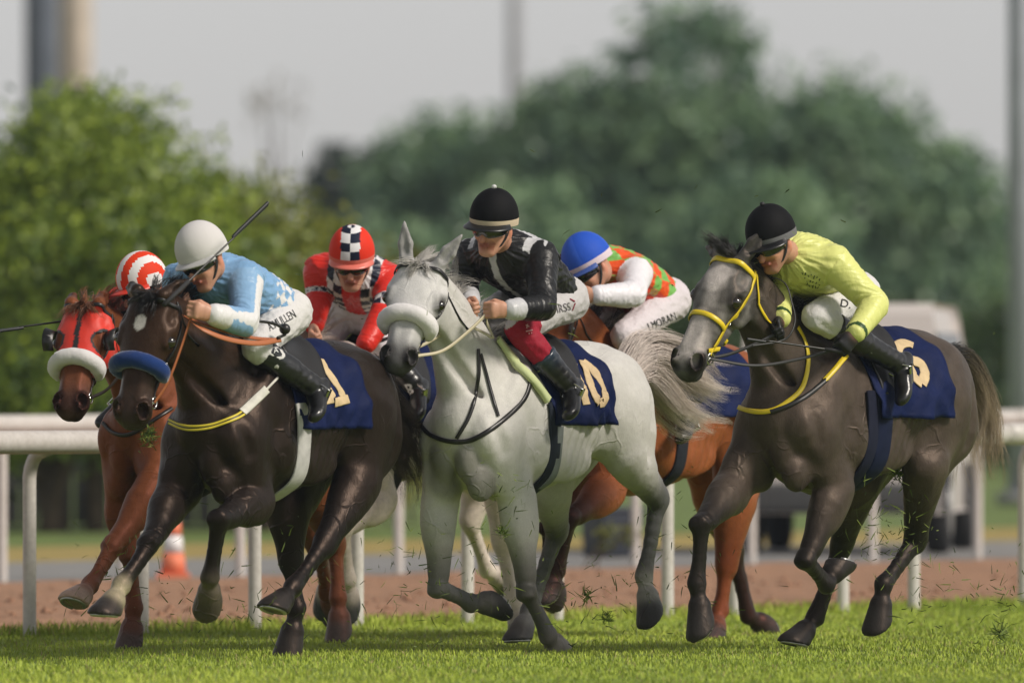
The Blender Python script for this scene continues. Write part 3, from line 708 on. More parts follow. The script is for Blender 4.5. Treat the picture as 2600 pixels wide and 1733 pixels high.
def bridle(sp, color, name, w=.02, roll=None, noseband=True, second=None, mname=None):
    root = sp['root']; m = mat(mname or ('bridle_' + name), color, rough=.4, bump=(80, .15, .002)); D, N, S = sp['DNS']
    parts = [head_strap(sp, [(.035, -95), (.03, -40), (.03, 40), (.035, 95)], w), head_strap(sp, [(-.01, 95), (.10, 92), (.25, 92), (.44, 100)], w * .8),
             head_strap(sp, [(-.01, -95), (.10, -92), (.25, -92), (.44, -100)], w * .8), head_strap(sp, [(.0, 100), (.10, 130), (.16, 180), (.10, 230), (.0, 260)], w * .6)]
    if noseband: parts.append(head_strap(sp, [(.325, -179), (.31, -90), (.30, 0), (.31, 90), (.325, 179)], w))
    if second: parts.append(head_strap(sp, [(.44, -179), (.42, -90), (.40, 0), (.42, 90), (.44, 179)], w * .7))
    parts.append(head_strap(sp, [(.08, 86), (.24, 84), (.40, 92)], w * .5))
    b = mesh_obj('bridle', *merge(parts), m, root)
    bits = []
    for s in (1, -1):
        p, n = head_path(sp, [(.452, s * 108), (.453, s * 108)], 2, .012); p = p[0]; bits.append(p)
        v, f = merge([torus(p, S, .027, .004), tube([p, p - S * s * .05], .006, 6)]); mesh_obj('bit_ring', v, f, M_METAL(), b)
        q, _ = head_path(sp, [(.27, s * 92), (.27, s * 92.1)], 2, .008); v, f = torus(q[0], S, .012, .0028, 12); mesh_obj('buckle', v, f, M_METAL(), b)
    if roll is not None:
        P, NN = head_path(sp, [(.345, -102), (.32, -60), (.305, 0), (.32, 60), (.345, 102)], 40, .022)
        r = .040 * np.sqrt(np.clip(np.sin(np.linspace(.12, math.pi - .12, 40)) * 1.9, 0, 1))
        v, f = tube(P, r, 16); v = v + rng.normal(0, .0006, v.shape)
        mesh_obj('noseband_roll', v, f, mat('fleece_' + name, roll, rough=.95, spec=.1, sheen=.5, bump=[(60, .35, .006), (220, .4, .002)]), b)
    sp['bits'] = bits; sp['bridle'] = b
    return b

def rein(sp, pts_l, color, w=.016, name='rein'):
    P = smooth_path(pts_l, 26); n = np.tile(V(0, 1, .3), (26, 1)); v, f = strap(P, n, w, .004)
    return mesh_obj(name, v, f, mat('rein_' + '_'.join('%02d' % int(c * 99) for c in color), color, rough=.5), sp['bridle'])

def saddle_cloth(sp, f0=.30, f1=-.30, th=100, zc=1.10, seedn=1, flare=.02):
    dz = sp.get('dz', 0); nf, nt = 30, 56; G = np.zeros((nf, nt, 3)); GN = np.zeros((nf, nt, 3))
    for i, a in enumerate(np.linspace(0, 1, nf)):
        for j, t in enumerate(np.linspace(-th, th, nt)):
            f = f0 + (f1 - f0) * a - .06 * abs(t) / th
            o = V(0, math.sin(math.radians(t)), math.cos(math.radians(t)))
            c = V(f, 0, zc + dz); q, m = cast(sp['bvh'], c + o * 1.2, c)
            if q is None: q, m = c + o * .3, o
            e = max(0, abs(t) / th - .55) / .45
            G[i, j] = q + o * (.014 + flare * e * (.4 + .6 * a) * (1 + .6 * math.sin(9 * a + seedn + j * .15))); GN[i, j] = m
    for _ in range(3):
        H = G.copy(); H[1:-1, 1:-1] = .5 * G[1:-1, 1:-1] + .125 * (G[2:, 1:-1] + G[:-2, 1:-1] + G[1:-1, 2:] + G[1:-1, :-2]); G = H
    a = np.linspace(0, 1, nf)[:, None]; t = np.linspace(-1, 1, nt)[None]
    nr = np.stack([0 * G[..., 0], G[..., 1], G[..., 2] - zc - dz], -1); nr /= np.linalg.norm(nr, axis=-1)[..., None]
    G = G + nr * (.008 * np.sin(a * 9 + t * 7 + seedn) * np.abs(t) + .009 * (1 - 2 * np.abs(np.sin(a * 8 - t * 9 + 2 * np.sin(a * 5 + seedn)))) * np.abs(t) ** 1.5 + .005 * (1 - 2 * np.abs(np.sin(a * 17 + t * 15))) * np.abs(t))[..., None]
    top = G.reshape(-1, 3); bot = (G - nr * .008).reshape(-1, 3); idx = np.arange(nf * nt).reshape(nf, nt); n0 = nf * nt; fs = []
    for i in range(nf - 1):
        for j in range(nt - 1):
            q = (idx[i, j], idx[i, j + 1], idx[i + 1, j + 1], idx[i + 1, j]); fs.append(q[::-1]); fs.append(tuple(n0 + x for x in q))
    rim = list(idx[0]) + list(idx[1:, -1]) + list(idx[-1, -2::-1]) + list(idx[-2:0:-1, 0])
    for x, y in zip(rim, rim[1:] + rim[:1]): fs.append((x, y, n0 + y, n0 + x))
    v = np.vstack([top, bot]); o = mesh_obj('saddle_cloth', v, fs, M_NAVY(), sp['root'])
    sp['cloth'] = o; sp['cbvh'] = BVHTree.FromPolygons([tuple(x) for x in v], [tuple(map(int, f)) for f in fs])
    return o
def numeral(sp, strokes, w=.05):
    for uv, ww in strokes:
        v, f = px_strap(sp, sp['cbvh'], uv, ww, n=22, thick=.003, off=.003); mesh_obj('numeral', v, f, M_GOLD(), sp['cloth'])

def girth(sp, f=.22, w=.11, color=(.02, .02, .025), th0=70, name='girth', wob=0., zc=1.08):
    P, NN = [], []; dz = sp.get('dz', 0)
    for t in np.linspace(th0, 360 - th0, 60):
        o = V(0, math.sin(math.radians(t)), math.cos(math.radians(t))); c = V(f - wob * (1 - abs(t - 180) / 180), 0, zc + dz)
        q, m = cast(sp['bvh'], c, c + o)
        r_ = min(np.linalg.norm(q - c) if q is not None else .36, .40); P.append(c + o * (r_ + .005)); NN.append(o)
    P = np.array(P)
    for _ in range(6): P[1:-1] = P[1:-1] * .5 + .25 * (P[2:] + P[:-2])
    v, fc = strap(P, NN, w, .008)
    return mesh_obj(name, v, fc, mat('girth_%s' % sp['key'] + name, color, rough=.7, spec=.12, noise=(20, .15), bump=(40, .2, .004)), sp['root'])

def saddle(sp):
    dz = sp.get('dz', 0); vs = []; fs = []; root = sp['root']
    nf, nt = 14, 30; G = np.zeros((nf, nt, 3))
    for i, a in enumerate(np.linspace(0, 1, nf)):
        for j, t in enumerate(np.linspace(-78, 78, nt)):
            w = abs(t) / 78; f = .20 - .30 * a * (1 - .62 * w ** 2) - .05 * w
            o = V(0, math.sin(math.radians(t)), math.cos(math.radians(t))); c = V(f, 0, 1.10 + dz); q, m = cast(sp['bvh'], c + o * 1.2, c)
            rise = (.030 + .035 * (2 * abs(a - .5)) ** 2) * max(0, 1 - w * 1.9) + .026
            G[i, j] = q + o * rise
    idx = np.arange(nf * nt).reshape(nf, nt); n0 = nf * nt; B = G - np.array([0, 0, 0]); nr = np.stack([0 * G[..., 0], G[..., 1], G[..., 2] - 1.1 - dz], -1); nr /= np.linalg.norm(nr, axis=-1)[..., None]
    B = G - nr * .011
    for i in range(nf - 1):
        for j in range(nt - 1):
            q = (idx[i, j], idx[i, j + 1], idx[i + 1, j + 1], idx[i + 1, j]); fs.append(q[::-1]); fs.append(tuple(n0 + x for x in q))
    rim = list(idx[0]) + list(idx[1:, -1]) + list(idx[-1, -2::-1]) + list(idx[-2:0:-1, 0])
    for x, y in zip(rim, rim[1:] + rim[:1]): fs.append((x, y, n0 + y, n0 + x))
    sp['saddle'] = mesh_obj('saddle', np.vstack([G.reshape(-1, 3), B.reshape(-1, 3)]), fs, M_BLACK(), root)

def stirrup(sp, foot, toe, top, leather=(.015, .015, .016)):
    """iron under the ball of the boot and the leather up to the saddle"""
    a = nrm(toe - foot); up = nrm(top - foot); sd = nrm(np.cross(a, up)); b = foot + a * .035 - up * .045
    pts = [b + sd * .062, b + sd * .058 + up * .05, b + sd * .03 + up * .12, b + up * .145, b - sd * .03 + up * .12, b - sd * .058 + up * .05, b - sd * .062]
    P = smooth_path(pts, 24); v1 = tube(P, .0045, 6); v2 = strap([b + sd * .062, b + sd * .02, b - sd * .02, b - sd * .062], [up] * 4, .036, .008)
    s = mesh_obj('stirrup', *merge([v1, v2]), M_METAL(), sp['saddle'])
    v, f = strap(resample([b + up * .145, top], 6), [nrm(np.cross(sd, up) * .2 + sd)] * 6, .02, .004); mesh_obj('stirrup_leather', v, f, M_BLACK(), sp['saddle'])

# ------------------------------------------------------------------ manes and tails
def clumped(guides, n, seed, r_root, r_tip, k0=.55):
    """child strands gathered into locks round guide paths (g, m, 3)"""
    r = np.random.default_rng(seed); g, m, _ = guides.shape; i = r.integers(g, size=n); t = np.linspace(0, 1, m)
    off = r.normal(size=(n, 1, 3)); w = (r_root * (1 - t) + r_tip * t + .6 * r_root * np.sin(np.pi * t))[None, :, None]
    ph = r.random((n, 1, 3)) * 6.28; fz = r.normal(size=(n, 1, 3)) * .010 * np.sin(t[None, :, None] * (5 + 6 * r.random((n, 1, 1))) + ph) * t[None, :, None]
    P = guides[i] + off * w + fz; k = k0 + (1 - k0) * r.random(n); out = np.empty_like(P)
    for q in range(n):
        x = np.linspace(0, k[q], m)
        for c in range(3): out[q, :, c] = np.interp(x, t, P[q, :, c])
    return out
def mane(sp, color, n=900, back=(-1, -.25, .35), length=.2, seed=1, tuft=True, droop=.35, spread=.28, name='mane', t0=0., t1=1., fl_dir=None, locks=46, r=.0015):
    c0, nb, mid, ne = sp['crest']; D, N, S = sp['DNS']; hp3 = sp['hp3']; rg = np.random.default_rng(seed)
    path = smooth_path([hp3(-.03, .0), ne + (hp3(-.06, -.02) - ne) * 1.0, mid + V(-.10, 0, .14), nb + V(-.12, 0, .26)], 60)
    roots = []
    for i, p in enumerate(path):
        if not (t0 <= i / 59 <= t1): continue
        q, m = cast(sp['bvh'], p + V(-.25, 0, .45), p + V(.1, 0, -.18))
        if q is not None: roots.append(q - m * .004)
    G = []; t = np.linspace(0, 1, 10)[:, None]
    for q in range(locks):
        p = roots[rg.integers(len(roots))] + rg.normal(0, .006, 3); d = nrm(np.array(back, float) + rg.normal(0, spread, 3)); L = length * rg.uniform(.55, 1.25); w = nrm(rg.normal(size=3)); ph = rg.random() * 6.28
        up = np.array([0, 0, 1.]); d0 = nrm(up * .7 + d * .6)
        G.append(p + d0 * L * .35 * np.sin(np.clip(t * 1.6, 0, 1.57)) + d * L * t ** 1.3 - up * droop * L * t ** 2 + w * .03 * np.sin(t * rg.uniform(3, 6) + ph) * t)
    out = [clumped(np.array(G), n, seed, .007, .0015)]
    if tuft:
        fd = np.array(fl_dir if fl_dir is not None else D * .8 + N * .25); G = []
        for q in range(9):
            p = hp3(.0, .012, rg.uniform(-.035, .035)); d = nrm(fd + rg.normal(0, .3, 3)); L = rg.uniform(.09, .17); G.append(p + N * .02 * np.sin(t * 3.1) + d * L * t + S * rg.normal() * .04 * t ** 2)
        out.append(clumped(np.array(G), n // 4, seed + 5, .006, .0015))
    v, f = hair(np.concatenate(out), r)
    return mesh_obj(name, v, f, mat('hair_' + sp['key'], color, rough=.42, noise=(6, .3)), sp['root'])
def tail(sp, uvs, spread, n=1600, color=(.02, .02, .02), tip=None, seed=1, r=.0012, l=0., curl=.02, locks=60):
    fr = sp['fr']; C = [sp['dockp'] + V(.03, 0, .0), sp['dockp'] + V(-.05, 0, .03)] + [fr.px(uv, l) for uv in uvs]; C = smooth_path(C, 24)
    rg = np.random.default_rng(seed); T = np.gradient(C, axis=0); T /= np.linalg.norm(T, axis=1)[:, None]
    A = np.cross(T, V(0, 1, 0)); A /= np.linalg.norm(A, axis=1)[:, None]; B = np.cross(T, A); m = 24; t = np.linspace(0, 1, m)
    sprd = np.interp(t, np.linspace(0, 1, len(spread)), spread); G = []
    for i in range(locks):
        x, y = rg.uniform(-1, 1, 2) * V(1, .7); k = rg.uniform(.6, 1.05); tt = t * k; Ci = np.stack([np.interp(tt, t, C[:, q]) for q in range(3)], 1); sw = np.interp(tt, t, sprd); ph, ph2 = rg.random(2) * 6.28; fq = rg.uniform(3, 8)
        G.append(Ci + A * (sw * x + curl * np.sin(fq * tt + ph) * tt)[:, None] + B * (sw * y + curl * np.cos(fq * tt + ph2) * tt)[:, None])
    out = clumped(np.array(G), n, seed + 1, .012, .003, .5); v, f = hair(out, r)
    w = np.clip((np.tile(np.repeat(t, 3), n) - .25) * 1.6, 0, 1)[:, None]; c0 = np.array(color); c1 = np.array(tip if tip is not None else color)
    jit = np.repeat(rg.uniform(.65, 1.25, n), m * 3)[:, None]
    return mesh_obj('tail', v, f, mat('tail_hair', attr=True, rough=.42), sp['root'], cols=(c0 * (1 - w) + c1 * w) * jit)

# ------------------------------------------------------------------ jockeys
SKIN = V(.52, .27, .18)
def smoothstep(a, b, x): t = np.clip((x - a) / (b - a), 0, 1); return t * t * (3 - 2 * t)

def text_on(fr, bvh, text, uv0, uv1, hpx, m, parent, name='lettering', shear=0., off=.0035, bold=0.):
    """flat letters laid on a garment along the line uv0 -> uv1"""
    cu = bpy.data.curves.new('lettering', 'FONT'); cu.body = text; cu.size = 1; cu.offset = bold; cu.resolution_u = 3
    to = bpy.data.objects.new('lettering_tmp', cu); COL.objects.link(to); bpy.context.view_layer.update()
    me = bpy.data.meshes.new_from_object(to.evaluated_get(bpy.context.evaluated_depsgraph_get()))
    bpy.data.objects.remove(to)
    co = np.array([v.co for v in me.vertices]); fs = [tuple(p.vertices) for p in me.polygons]; bpy.data.meshes.remove(me)
    if not len(co): return None
    W = co[:, 0].max() or 1; a = np.array(uv0); b = np.array(uv1); e = b - a; n = np.array((e[1], -e[0])); n = n / np.linalg.norm(n)
    vs = []
    last = None
    for x, y, _ in co:
        p = a + e * (x / W) + n * (y / .7 * hpx) + shear * y * e / np.linalg.norm(e) * hpx
        q, m_ = fr.hit(bvh, p)
        if q is None: q, m_ = (last if last is not None else fr.px(p, .2)), V(0, 0, 0)
        vs.append(q + m_ * off - .0 * q); last = q
    return mesh_obj(name, vs, fs, m, parent, smooth=False)

def helmet(parent, Hc, A, B, C, pattern, brimcol, bandcol, rough, name, peak=.055, pom=None, s=1.0):
    """cloth-covered skull cap: dome, elastic band, peak, button"""
    o = Hc + B * .030 - A * .006; R = V(.128, .112, .130) * s; nu, nv = 72, 22; vs, fs, cs = [], [], []
    for i in range(nv + 1):
        el = math.radians(90 - 104 * i / nv)
        for j in range(nu):
            az = 2 * math.pi * j / nu; drop = .012 * (1 - math.cos(az)) * (i / nv) ** 3
            seam = 1 + .006 * abs(math.sin(2 * az)) ** .3 * math.cos(el) - .003
            vs.append(o + seam * (A * R[0] * math.cos(el) * math.cos(az) + C * R[1] * math.cos(el) * math.sin(az)) + B * (R[2] * math.sin(el) * (1 if el > 0 else .9) - drop))
    for i in range(nv):
        for j in range(nu):
            fs.append((i * nu + j, (i + 1) * nu + j, (i + 1) * nu + (j + 1) % nu, i * nu + (j + 1) % nu))
            el = 90 - 104 * (i + .5) / nv; az = 360 * (j + .5) / nu; az = az - 360 if az > 180 else az
            cs.append(bandcol if (bandcol is not None and i >= nv - 3) else pattern(az, el))
    h = mesh_obj('helmet', vs, fs, mat('cap_silk_%s' % name, attr=True, rough=rough, spec=.12, bump=[(22, .25, .006), (150, .15, .002)]), parent, corner_cols=cs)
    # peak
    vs, fs = [], []
    n = 24
    for j in range(n + 1):
        az = math.radians(-72 + 144 * j / n); w = math.cos(az * 1.15) ** .7 if abs(az) < 1.3 else 0
        for k in range(4):
            t = k / 3; rr = 1 + t * peak / .115 * max(w, .02)
            vs.append(o + A * R[0] * .985 * math.cos(az) * rr + C * R[1] * .985 * math.sin(az) * rr - B * (.022 * s + .012 * t + .010 * math.sin(az) ** 2 * t))
    m = len(vs); vs += [v - B * .005 for v in vs]
    for j in range(n):
        for k in range(3):
            q = (j * 4 + k, j * 4 + k + 1, j * 4 + 5 + k, j * 4 + 4 + k); fs.append(q); fs.append(tuple(m + x for x in q[::-1]))
    for j in range(n): q = (j * 4 + 3, j * 4 + 7, m + j * 4 + 7, m + j * 4 + 3); fs.append(q[::-1])
    mesh_obj('peak', vs, fs, mat('peak_' + name, brimcol, rough=.35), h)
    if pom is not None:
        v, f = uv_sphere(o + B * (R[2] + .006), (.012, .012, .011), 12, 8); mesh_obj('button', v, f, mat('button_' + name, pom, rough=.6), h)
    return h

def goggles(parent, Hc, A, B, C):
    """dark wrap goggles with a strap round the helmet"""
    nu, nv = 30, 6; vs, fs = [], []
    for i in range(nv + 1):
        for j in range(nu + 1):
            az = math.radians(-76 + 152 * j / nu); t = i / nv; nose = math.exp(-(az / .22) ** 2)
            z = -.004 - .052 * t * (1 - .30 * nose) * (.62 + .38 * math.cos(az * .9)); bulge = .008 * math.sin(math.pi * t)
            vs.append(Hc + A * ((.100 + bulge) * math.cos(az) + .012) + C * ((.088 + bulge) * math.sin(az)) + B * z)
    m = len(vs); vs += [v - A * .012 for v in vs]
    for i in range(nv):
        for j in range(nu):
            q = (i * (nu + 1) + j, (i + 1) * (nu + 1) + j, (i + 1) * (nu + 1) + j + 1, i * (nu + 1) + j + 1); fs.append(q[::-1]); fs.append(tuple(m + x for x in q))
    idx = np.arange((nv + 1) * (nu + 1)).reshape(nv + 1, nu + 1)
    rim = list(idx[0]) + list(idx[1:, -1]) + list(idx[-1, -2::-1]) + list(idx[-2:0:-1, 0])
    for x, y in zip(rim, rim[1:] + rim[:1]): fs.append((x, y, m + y, m + x))
    g = mesh_obj('goggles', vs, fs, mat('goggle_lens', (.006, .006, .007), rough=.06, spec=.8, coat=.5), parent)
    ring = [Hc + A * (.100 * math.cos(t) + .004) + C * .086 * math.sin(t) + B * (-.022 + .028 * (1 - math.cos(t)) * .5) for t in np.linspace(0, 2 * math.pi, 40, endpoint=False)]
    nn = [nrm(A * math.cos(t) + C * math.sin(t)) for t in np.linspace(0, 2 * math.pi, 40, endpoint=False)]
    v, f = strap(np.array(ring)[9:32], nn[9:32], .022, .004); mesh_obj('goggle_strap', v, f, mat('elastic_black', (.012, .012, .013), rough=.7), g)
    # frame lines
    fr_ = [vs[i] for i in idx[0]] ; v, f = tube(np.array(fr_) + A * .002, .004, 6); mesh_obj('goggle_frame', v, f, mat('goggle_frame', (.02, .02, .022), rough=.4), g)
    ch = [Hc + C * .082 + B * .0, Hc + C * .078 - B * .06 + A * .02, Hc + C * .045 - B * .118 + A * .055, Hc - B * .142 + A * .075, Hc - C * .045 - B * .118 + A * .055, Hc - C * .078 - B * .06 + A * .02, Hc - C * .082]
    P = smooth_path(ch, 30); v, f = strap(P, [nrm(p - (Hc - B * .05)) for p in P], .012, .003); mesh_obj('chin_strap', v, f, mat('elastic_black'), g)

def hand(prims, wr, el, target, side, up, col, curl=1.):
    """fist: palm, four curled fingers of unequal length and a thumb lying along the top"""
    a = nrm(wr - el); a = nrm(a + .6 * nrm(target - wr)) if target is not None else a
    c = nrm(up - a * up.dot(a)); n = np.cross(a, c) * side          # c: thumb side; n: towards the palm
    kn0 = wr + a * .085
    prims.append(bone(wr - a * .02, wr + a * .03, (.027, .021), (.036, .020), W=c, k=.012, col=col))
    prims.append(bone(wr + a * .025, wr + a * .075, (.038, .019), (.041, .018), W=c, k=.010, col=col))
    for i, (off, ln) in enumerate([(.030, .9), (.010, 1.), (-.011, .94), (-.030, .76)]):
        k = kn0 + c * off - n * .004; p1 = k + (a * .55 + n * .8) * .040 * ln; p2 = p1 + (-a * .55 + n * .65) * .028 * ln; p3 = p2 + (-a * .95 - n * .25) * .022 * ln
        prims.append(bone(k - a * .012, p1, .0105, .0098, k=.004, col=col)); prims.append(bone(p1, p2, .0098, .009, k=.004, col=col * .95)); prims.append(bone(p2, p3, .009, .008, k=.004, col=col))
    t0 = wr + a * .03 + c * .030 + n * .008; t1 = t0 + (a * .75 + c * .35 + n * .4) * .038; t2 = t1 + (a * .8 + n * .5 - c * .25) * .032
    prims.append(bone(t0, t1, .014, .0115, k=.008, col=col)); prims.append(bone(t1, t2, .0112, .009, k=.004, col=col))
    return wr + a * .08 + n * .03

def build_jockey(sp, j):
    fr = sp['fr']; P = lambda k, l=0.: fr.px(j[k], l)
    root = empty('person', tuple(fr.O), fr.rz); key = j['key']
    pel = P('pelvis', j.get('pl', 0.)); chest = fr.pl(j['chest'], pel, j.get('tl', .44), 1) if 'chest_l' not in j else P('chest', j['chest_l'])
    fwd = nrm(chest - pel); lat = nrm(V(0, 1, 0) + V(j.get('tyaw', 0.), 0, j.get('troll', 0))); lat = nrm(lat - fwd * lat.dot(fwd)); bk = np.cross(lat, -fwd)
    if bk[2] < 0: bk = -bk
    A = nrm(fr.vec(j['face'])); Bv = nrm(fr.vec(j.get('up', (0, 0, 1)))); Bv = nrm(Bv - A * Bv.dot(A)); Cc = np.cross(Bv, A)
    nbase = chest + fwd * .10 + bk * .015
    Hc = fr.pl(j['head'], nbase, j.get('nl', .215), 1) if 'head_l' not in j else P('head', j['head_l'])
    js = j.get('size', 1.)
    # joints
    J = {}
    for s, n in ((1, 'l'), (-1, 'r')):
        sh = chest + lat * s * .175 * js + fwd * .02; J[n + 's'] = sh
        J[n + 'e'] = fr.pl(j[n + '_elbow'][0], sh, .285 * js, j[n + '_elbow'][1]); J[n + 'w'] = fr.pl(j[n + '_wrist'][0], J[n + 'e'], .25 * js, j[n + '_wrist'][1])
        hip = pel + lat * s * .095 + fwd * -.02; J[n + 'h'] = hip
        if n + '_knee' in j:
            J[n + 'k'] = fr.px(j[n + '_knee'][0], s * j[n + '_knee'][1]); J[n + 'a'] = fr.px(j[n + '_ankle'][0], s * j[n + '_ankle'][1]); J[n + 't'] = fr.pl(j[n + '_toe'][0], J[n + 'a'], .19, j[n + '_toe'][1])
        else:
            for q in 'kat': J[n + q] = J['l' + q] * V(1, -1, 1)
    waist = pel * .55 + chest * .45 + bk * .03
    hem = j.get('hem', -.01)
    def torso(x=0., ids=None):
        c = (lambda n: None) if ids is None else (lambda n: V(*ids[n]))
        out = chain(([(pel - fwd * .01, (.150 + x, .112 + x)), (pel + fwd * .09 + bk * .015, (.152 + x, .112 + x))] if hem < .1 or x < 0 else []) + [(waist, (.146 + x, .106 + x)), (chest - fwd * .05 + bk * .01, (.165 + x, .112 + x)), (chest + fwd * .055, (.150 + x, .092 + x)), (nbase - fwd * .02, (.085 + x, .068 + x))], W=lat, k=.03, col=c('t'))
        for n, s in (('l', 1), ('r', -1)):
            sh, e, w = J[n + 's'], J[n + 'e'], J[n + 'w']
            out.append(bone(sh - lat * s * .06, sh, .078 + x, .070 + x, k=.04, col=c('t')))
            out += chain([(sh, .064 + x), (sh + (e - sh) * .45, .053 + x), (e, .045 + x)], k=.03, col=c(n))
            out += chain([(e, .045 + x), (e + (w - e) * .35, .044 + x), (e + (w - e) * .8, .034 + x), (w - nrm(w - e) * .004, .026 + x)], k=.02, col=c(n), endcap=.25)
        return out
    def legs(x=0., c=None, boots=False):
        out = []
        for n, s in (('l', 1), ('r', -1)):
            h, k, a = J[n + 'h'], J[n + 'k'], J[n + 'a']
            out += chain([(h, .090 + x), (h + (k - h) * .4, .074 + x), (h + (k - h) * .85, .056 + x), (k, .052 + x)], k=.03, col=c)
            out += chain([(k, .051 + x), (k + (a - k) * .3, .051 + x), (k + (a - k) * .75, .040 + x)], k=.02, col=c)
        return out
    # --- body: one continuous figure under the clothes
    skin = j.get('skin', SKIN); gl = j.get('gloves'); B_ = []
    B_ += [bone(nbase - fwd * .03, Hc - Bv * .075 - A * .03, .062, .055, k=.03, col=skin * .9)]
    B_.append(ell(Hc + Bv * .02 - A * .008, (.098, .078, .108), [A, Cc, Bv], k=.02, col=skin))
    B_.append(ell(Hc + A * .028 - Bv * .045, (.070, .064, .075), [A, Cc, Bv], k=.02, col=skin))
    B_.append(bone(Hc + A * .055 - Bv * .085, Hc + A * .068 - Bv * .128, (.046, .040), (.026, .026), W=Cc, k=.02, col=skin * j.get('beard', .93)))
    for s in (1, -1):
        B_.append(bone(Hc + Cc * s * .058 - Bv * .07, Hc + Cc * s * .022 + A * .065 - Bv * .132, .026, .020, k=.02, col=skin * j.get('beard', .95)))
        B_.append(ell(Hc + A * .072 - Bv * .056 + Cc * s * .035, (.024, .026, .018), [A, Cc, Bv], k=.015, col=skin * V(1.05, .95, .92)))
        B_.append(ell(Hc + Cc * s * .080 - Bv * .045 - A * .012, (.017, .010, .032), [A, Cc, Bv], k=.006, col=skin * V(1.1, .85, .8)))
    B_.append(bone(Hc + A * .094 - Bv * .030, Hc + A * .116 - Bv * .068, (.010, .012), (.0155, .014), W=Cc, k=.010, col=skin * V(1.05, .92, .88)))
    B_.append(bone(Hc + A * .098 - Bv * .094 - Cc * .018, Hc + A * .098 - Bv * .094 + Cc * .018, .0085, .0085, k=.008, col=skin * V(.95, .62, .58)))
    B_.append(ell(Hc + A * .112 - Bv * .0945, (.016, .022, .0022), [A, Cc, Bv], k=.004, op='s', col=skin * V(.5, .3, .3)))
    B_ += torso(-.014, {'t': skin, 'l': skin, 'r': skin}) + legs(-.014, skin)
    for n, s in (('l', 1), ('r', -1)):
        B_.append(bone(J[n + 'e'] + (J[n + 'w'] - J[n + 'e']) * .7, J[n + 'w'], .033, .026, k=.01, col=skin))
        hc_ = V(.012, .012, .014) if gl else skin
        tgt = fr.px(j[n + '_hand'][0], s * j[n + '_hand'][1]) if n + '_hand' in j else None
        J[n + 'grip'] = hand(B_, J[n + 'w'], J[n + 'e'], tgt, s, nrm(fr.vec(j.get(n + '_thumb', (0, 0, 1)))), hc_)
    v, q, c = polymesh(B_, j.get('g', .0048), tau=.006, base=skin)
    mesh_obj('body', v, q, mat('skin', attr=True, rough=.48, spec=.4, noise=(60, .06), bump=(220, .12, .001)), root, cols=c)
    j['face_bvh'] = None
    # --- silks
    ids = {'t': (1, 0, 0), 'l': (0, 1, 0), 'r': (0, 0, 1)}
    v, q, c = polymesh(torso(.010, ids), .0054, tau=.012)
    nn = vnormals(v, q)
    def armco(n):
        sh, e, w = J[n + 's'], J[n + 'e'], J[n + 'w']
        t1 = np.clip((v - sh) @ (e - sh) / ((e - sh) @ (e - sh)), 0, 1); t2 = np.clip((v - e) @ (w - e) / ((w - e) @ (w - e)), 0, 1)
        return t1 + t2
    info = dict(v=v, part=c.argmax(1), tl=armco('l'), tr=armco('r'), s=(v - pel) @ fwd / np.linalg.norm(chest - pel), lat=(v - chest) @ lat, back=(v - chest) @ bk, nn=nn, lat_v=lat, bk_v=bk, fwd_v=fwd, J=J, nout=nn @ lat, nback=nn @ bk)
    sx = info['s'] * .44; an = np.arctan2(info['lat'], info['back'] + .01) * .14; Q3 = np.stack([sx * .55 + an * .5, an * 1.2 - sx * .4, sx * 0 + .3], 1)
    tz = ridged(Q3, 62, 21) * .6 + ridged(Q3 * 1.8 + .3, 62, 22) * .4
    dsp = np.where(info['part'] == 0, .010 * tz + .005 * value_noise(v, 22, 8), 0)
    for n, k in (('l', 1), ('r', 2)):
        sh, e, w = J[n + 's'], J[n + 'e'], J[n + 'w']; t = info['t' + n]; ax_ = nrm(e - sh); side = nn @ nrm(np.cross(ax_, lat) + .01); bend = np.exp(-((t - 1.0) / .38) ** 2) + .5 * np.exp(-((t - .15) / .25) ** 2) + .55 * np.exp(-((t - 1.8) / .2) ** 2)
        rr_ = ridged(np.stack([t * .28 + side * .05, side * .05 - t * .10, t * 0 + k], 1), 80, 40 + k)
        dsp = np.where(info['part'] == k, .0034 * rr_ * (.35 + bend) + .004 * value_noise(v, 26, 9), dsp)
    v2 = v + nn * (dsp * j.get('wrinkle', 1.))[:, None]
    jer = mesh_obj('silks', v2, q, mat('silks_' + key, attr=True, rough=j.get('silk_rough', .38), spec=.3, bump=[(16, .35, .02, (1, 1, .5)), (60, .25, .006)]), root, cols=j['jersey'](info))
    j['jbvh'] = bvh_of(v2, q)
    # --- breeches
    br = legs(.004, V(1, 1, 1)) + chain([(pel + fwd * .10, (.138, .098)), (pel, (.150, .118)), (pel - fwd * .06, (.13, .10))], W=lat, k=.03, col=V(1, 1, 1))
    for n, s in (('l', 1), ('r', -1)): br.append(ell(J[n + 'h'] - fwd * .03 + bk * .015, (.10, .09, .095), k=.05, col=V(1, 1, 1)))
    v, q, c = polymesh(br, .0062, tau=.01); nn = vnormals(v, q)
    v = v + nn * (ridged(v * V(.5, 1, 1), 60, 31) * .0045 + value_noise(v, 24, 5) * .004 + ridged(v, 110, 33) * .0018)[:, None]
    brc = j.get('breech', V(.60, .585, .585)); cc = np.tile(brc, (len(v), 1))
    if 'knee' in j:
        for n in 'lr':
            h, k, a = J[n + 'h'], J[n + 'k'], J[n + 'a']; t = (v - k) @ nrm(k - h); t2 = (v - k) @ nrm(a - k); m = ((t > -j.get('knee_up', .10)) & (t2 > -.05) & (np.linalg.norm(v - k, axis=1) < .30)) ; near = np.linalg.norm(v - k, axis=1) < np.linalg.norm(v - (J['r' + 'k'] if n == 'l' else J['l' + 'k']), axis=1)
            cc[m & near] = j['knee']
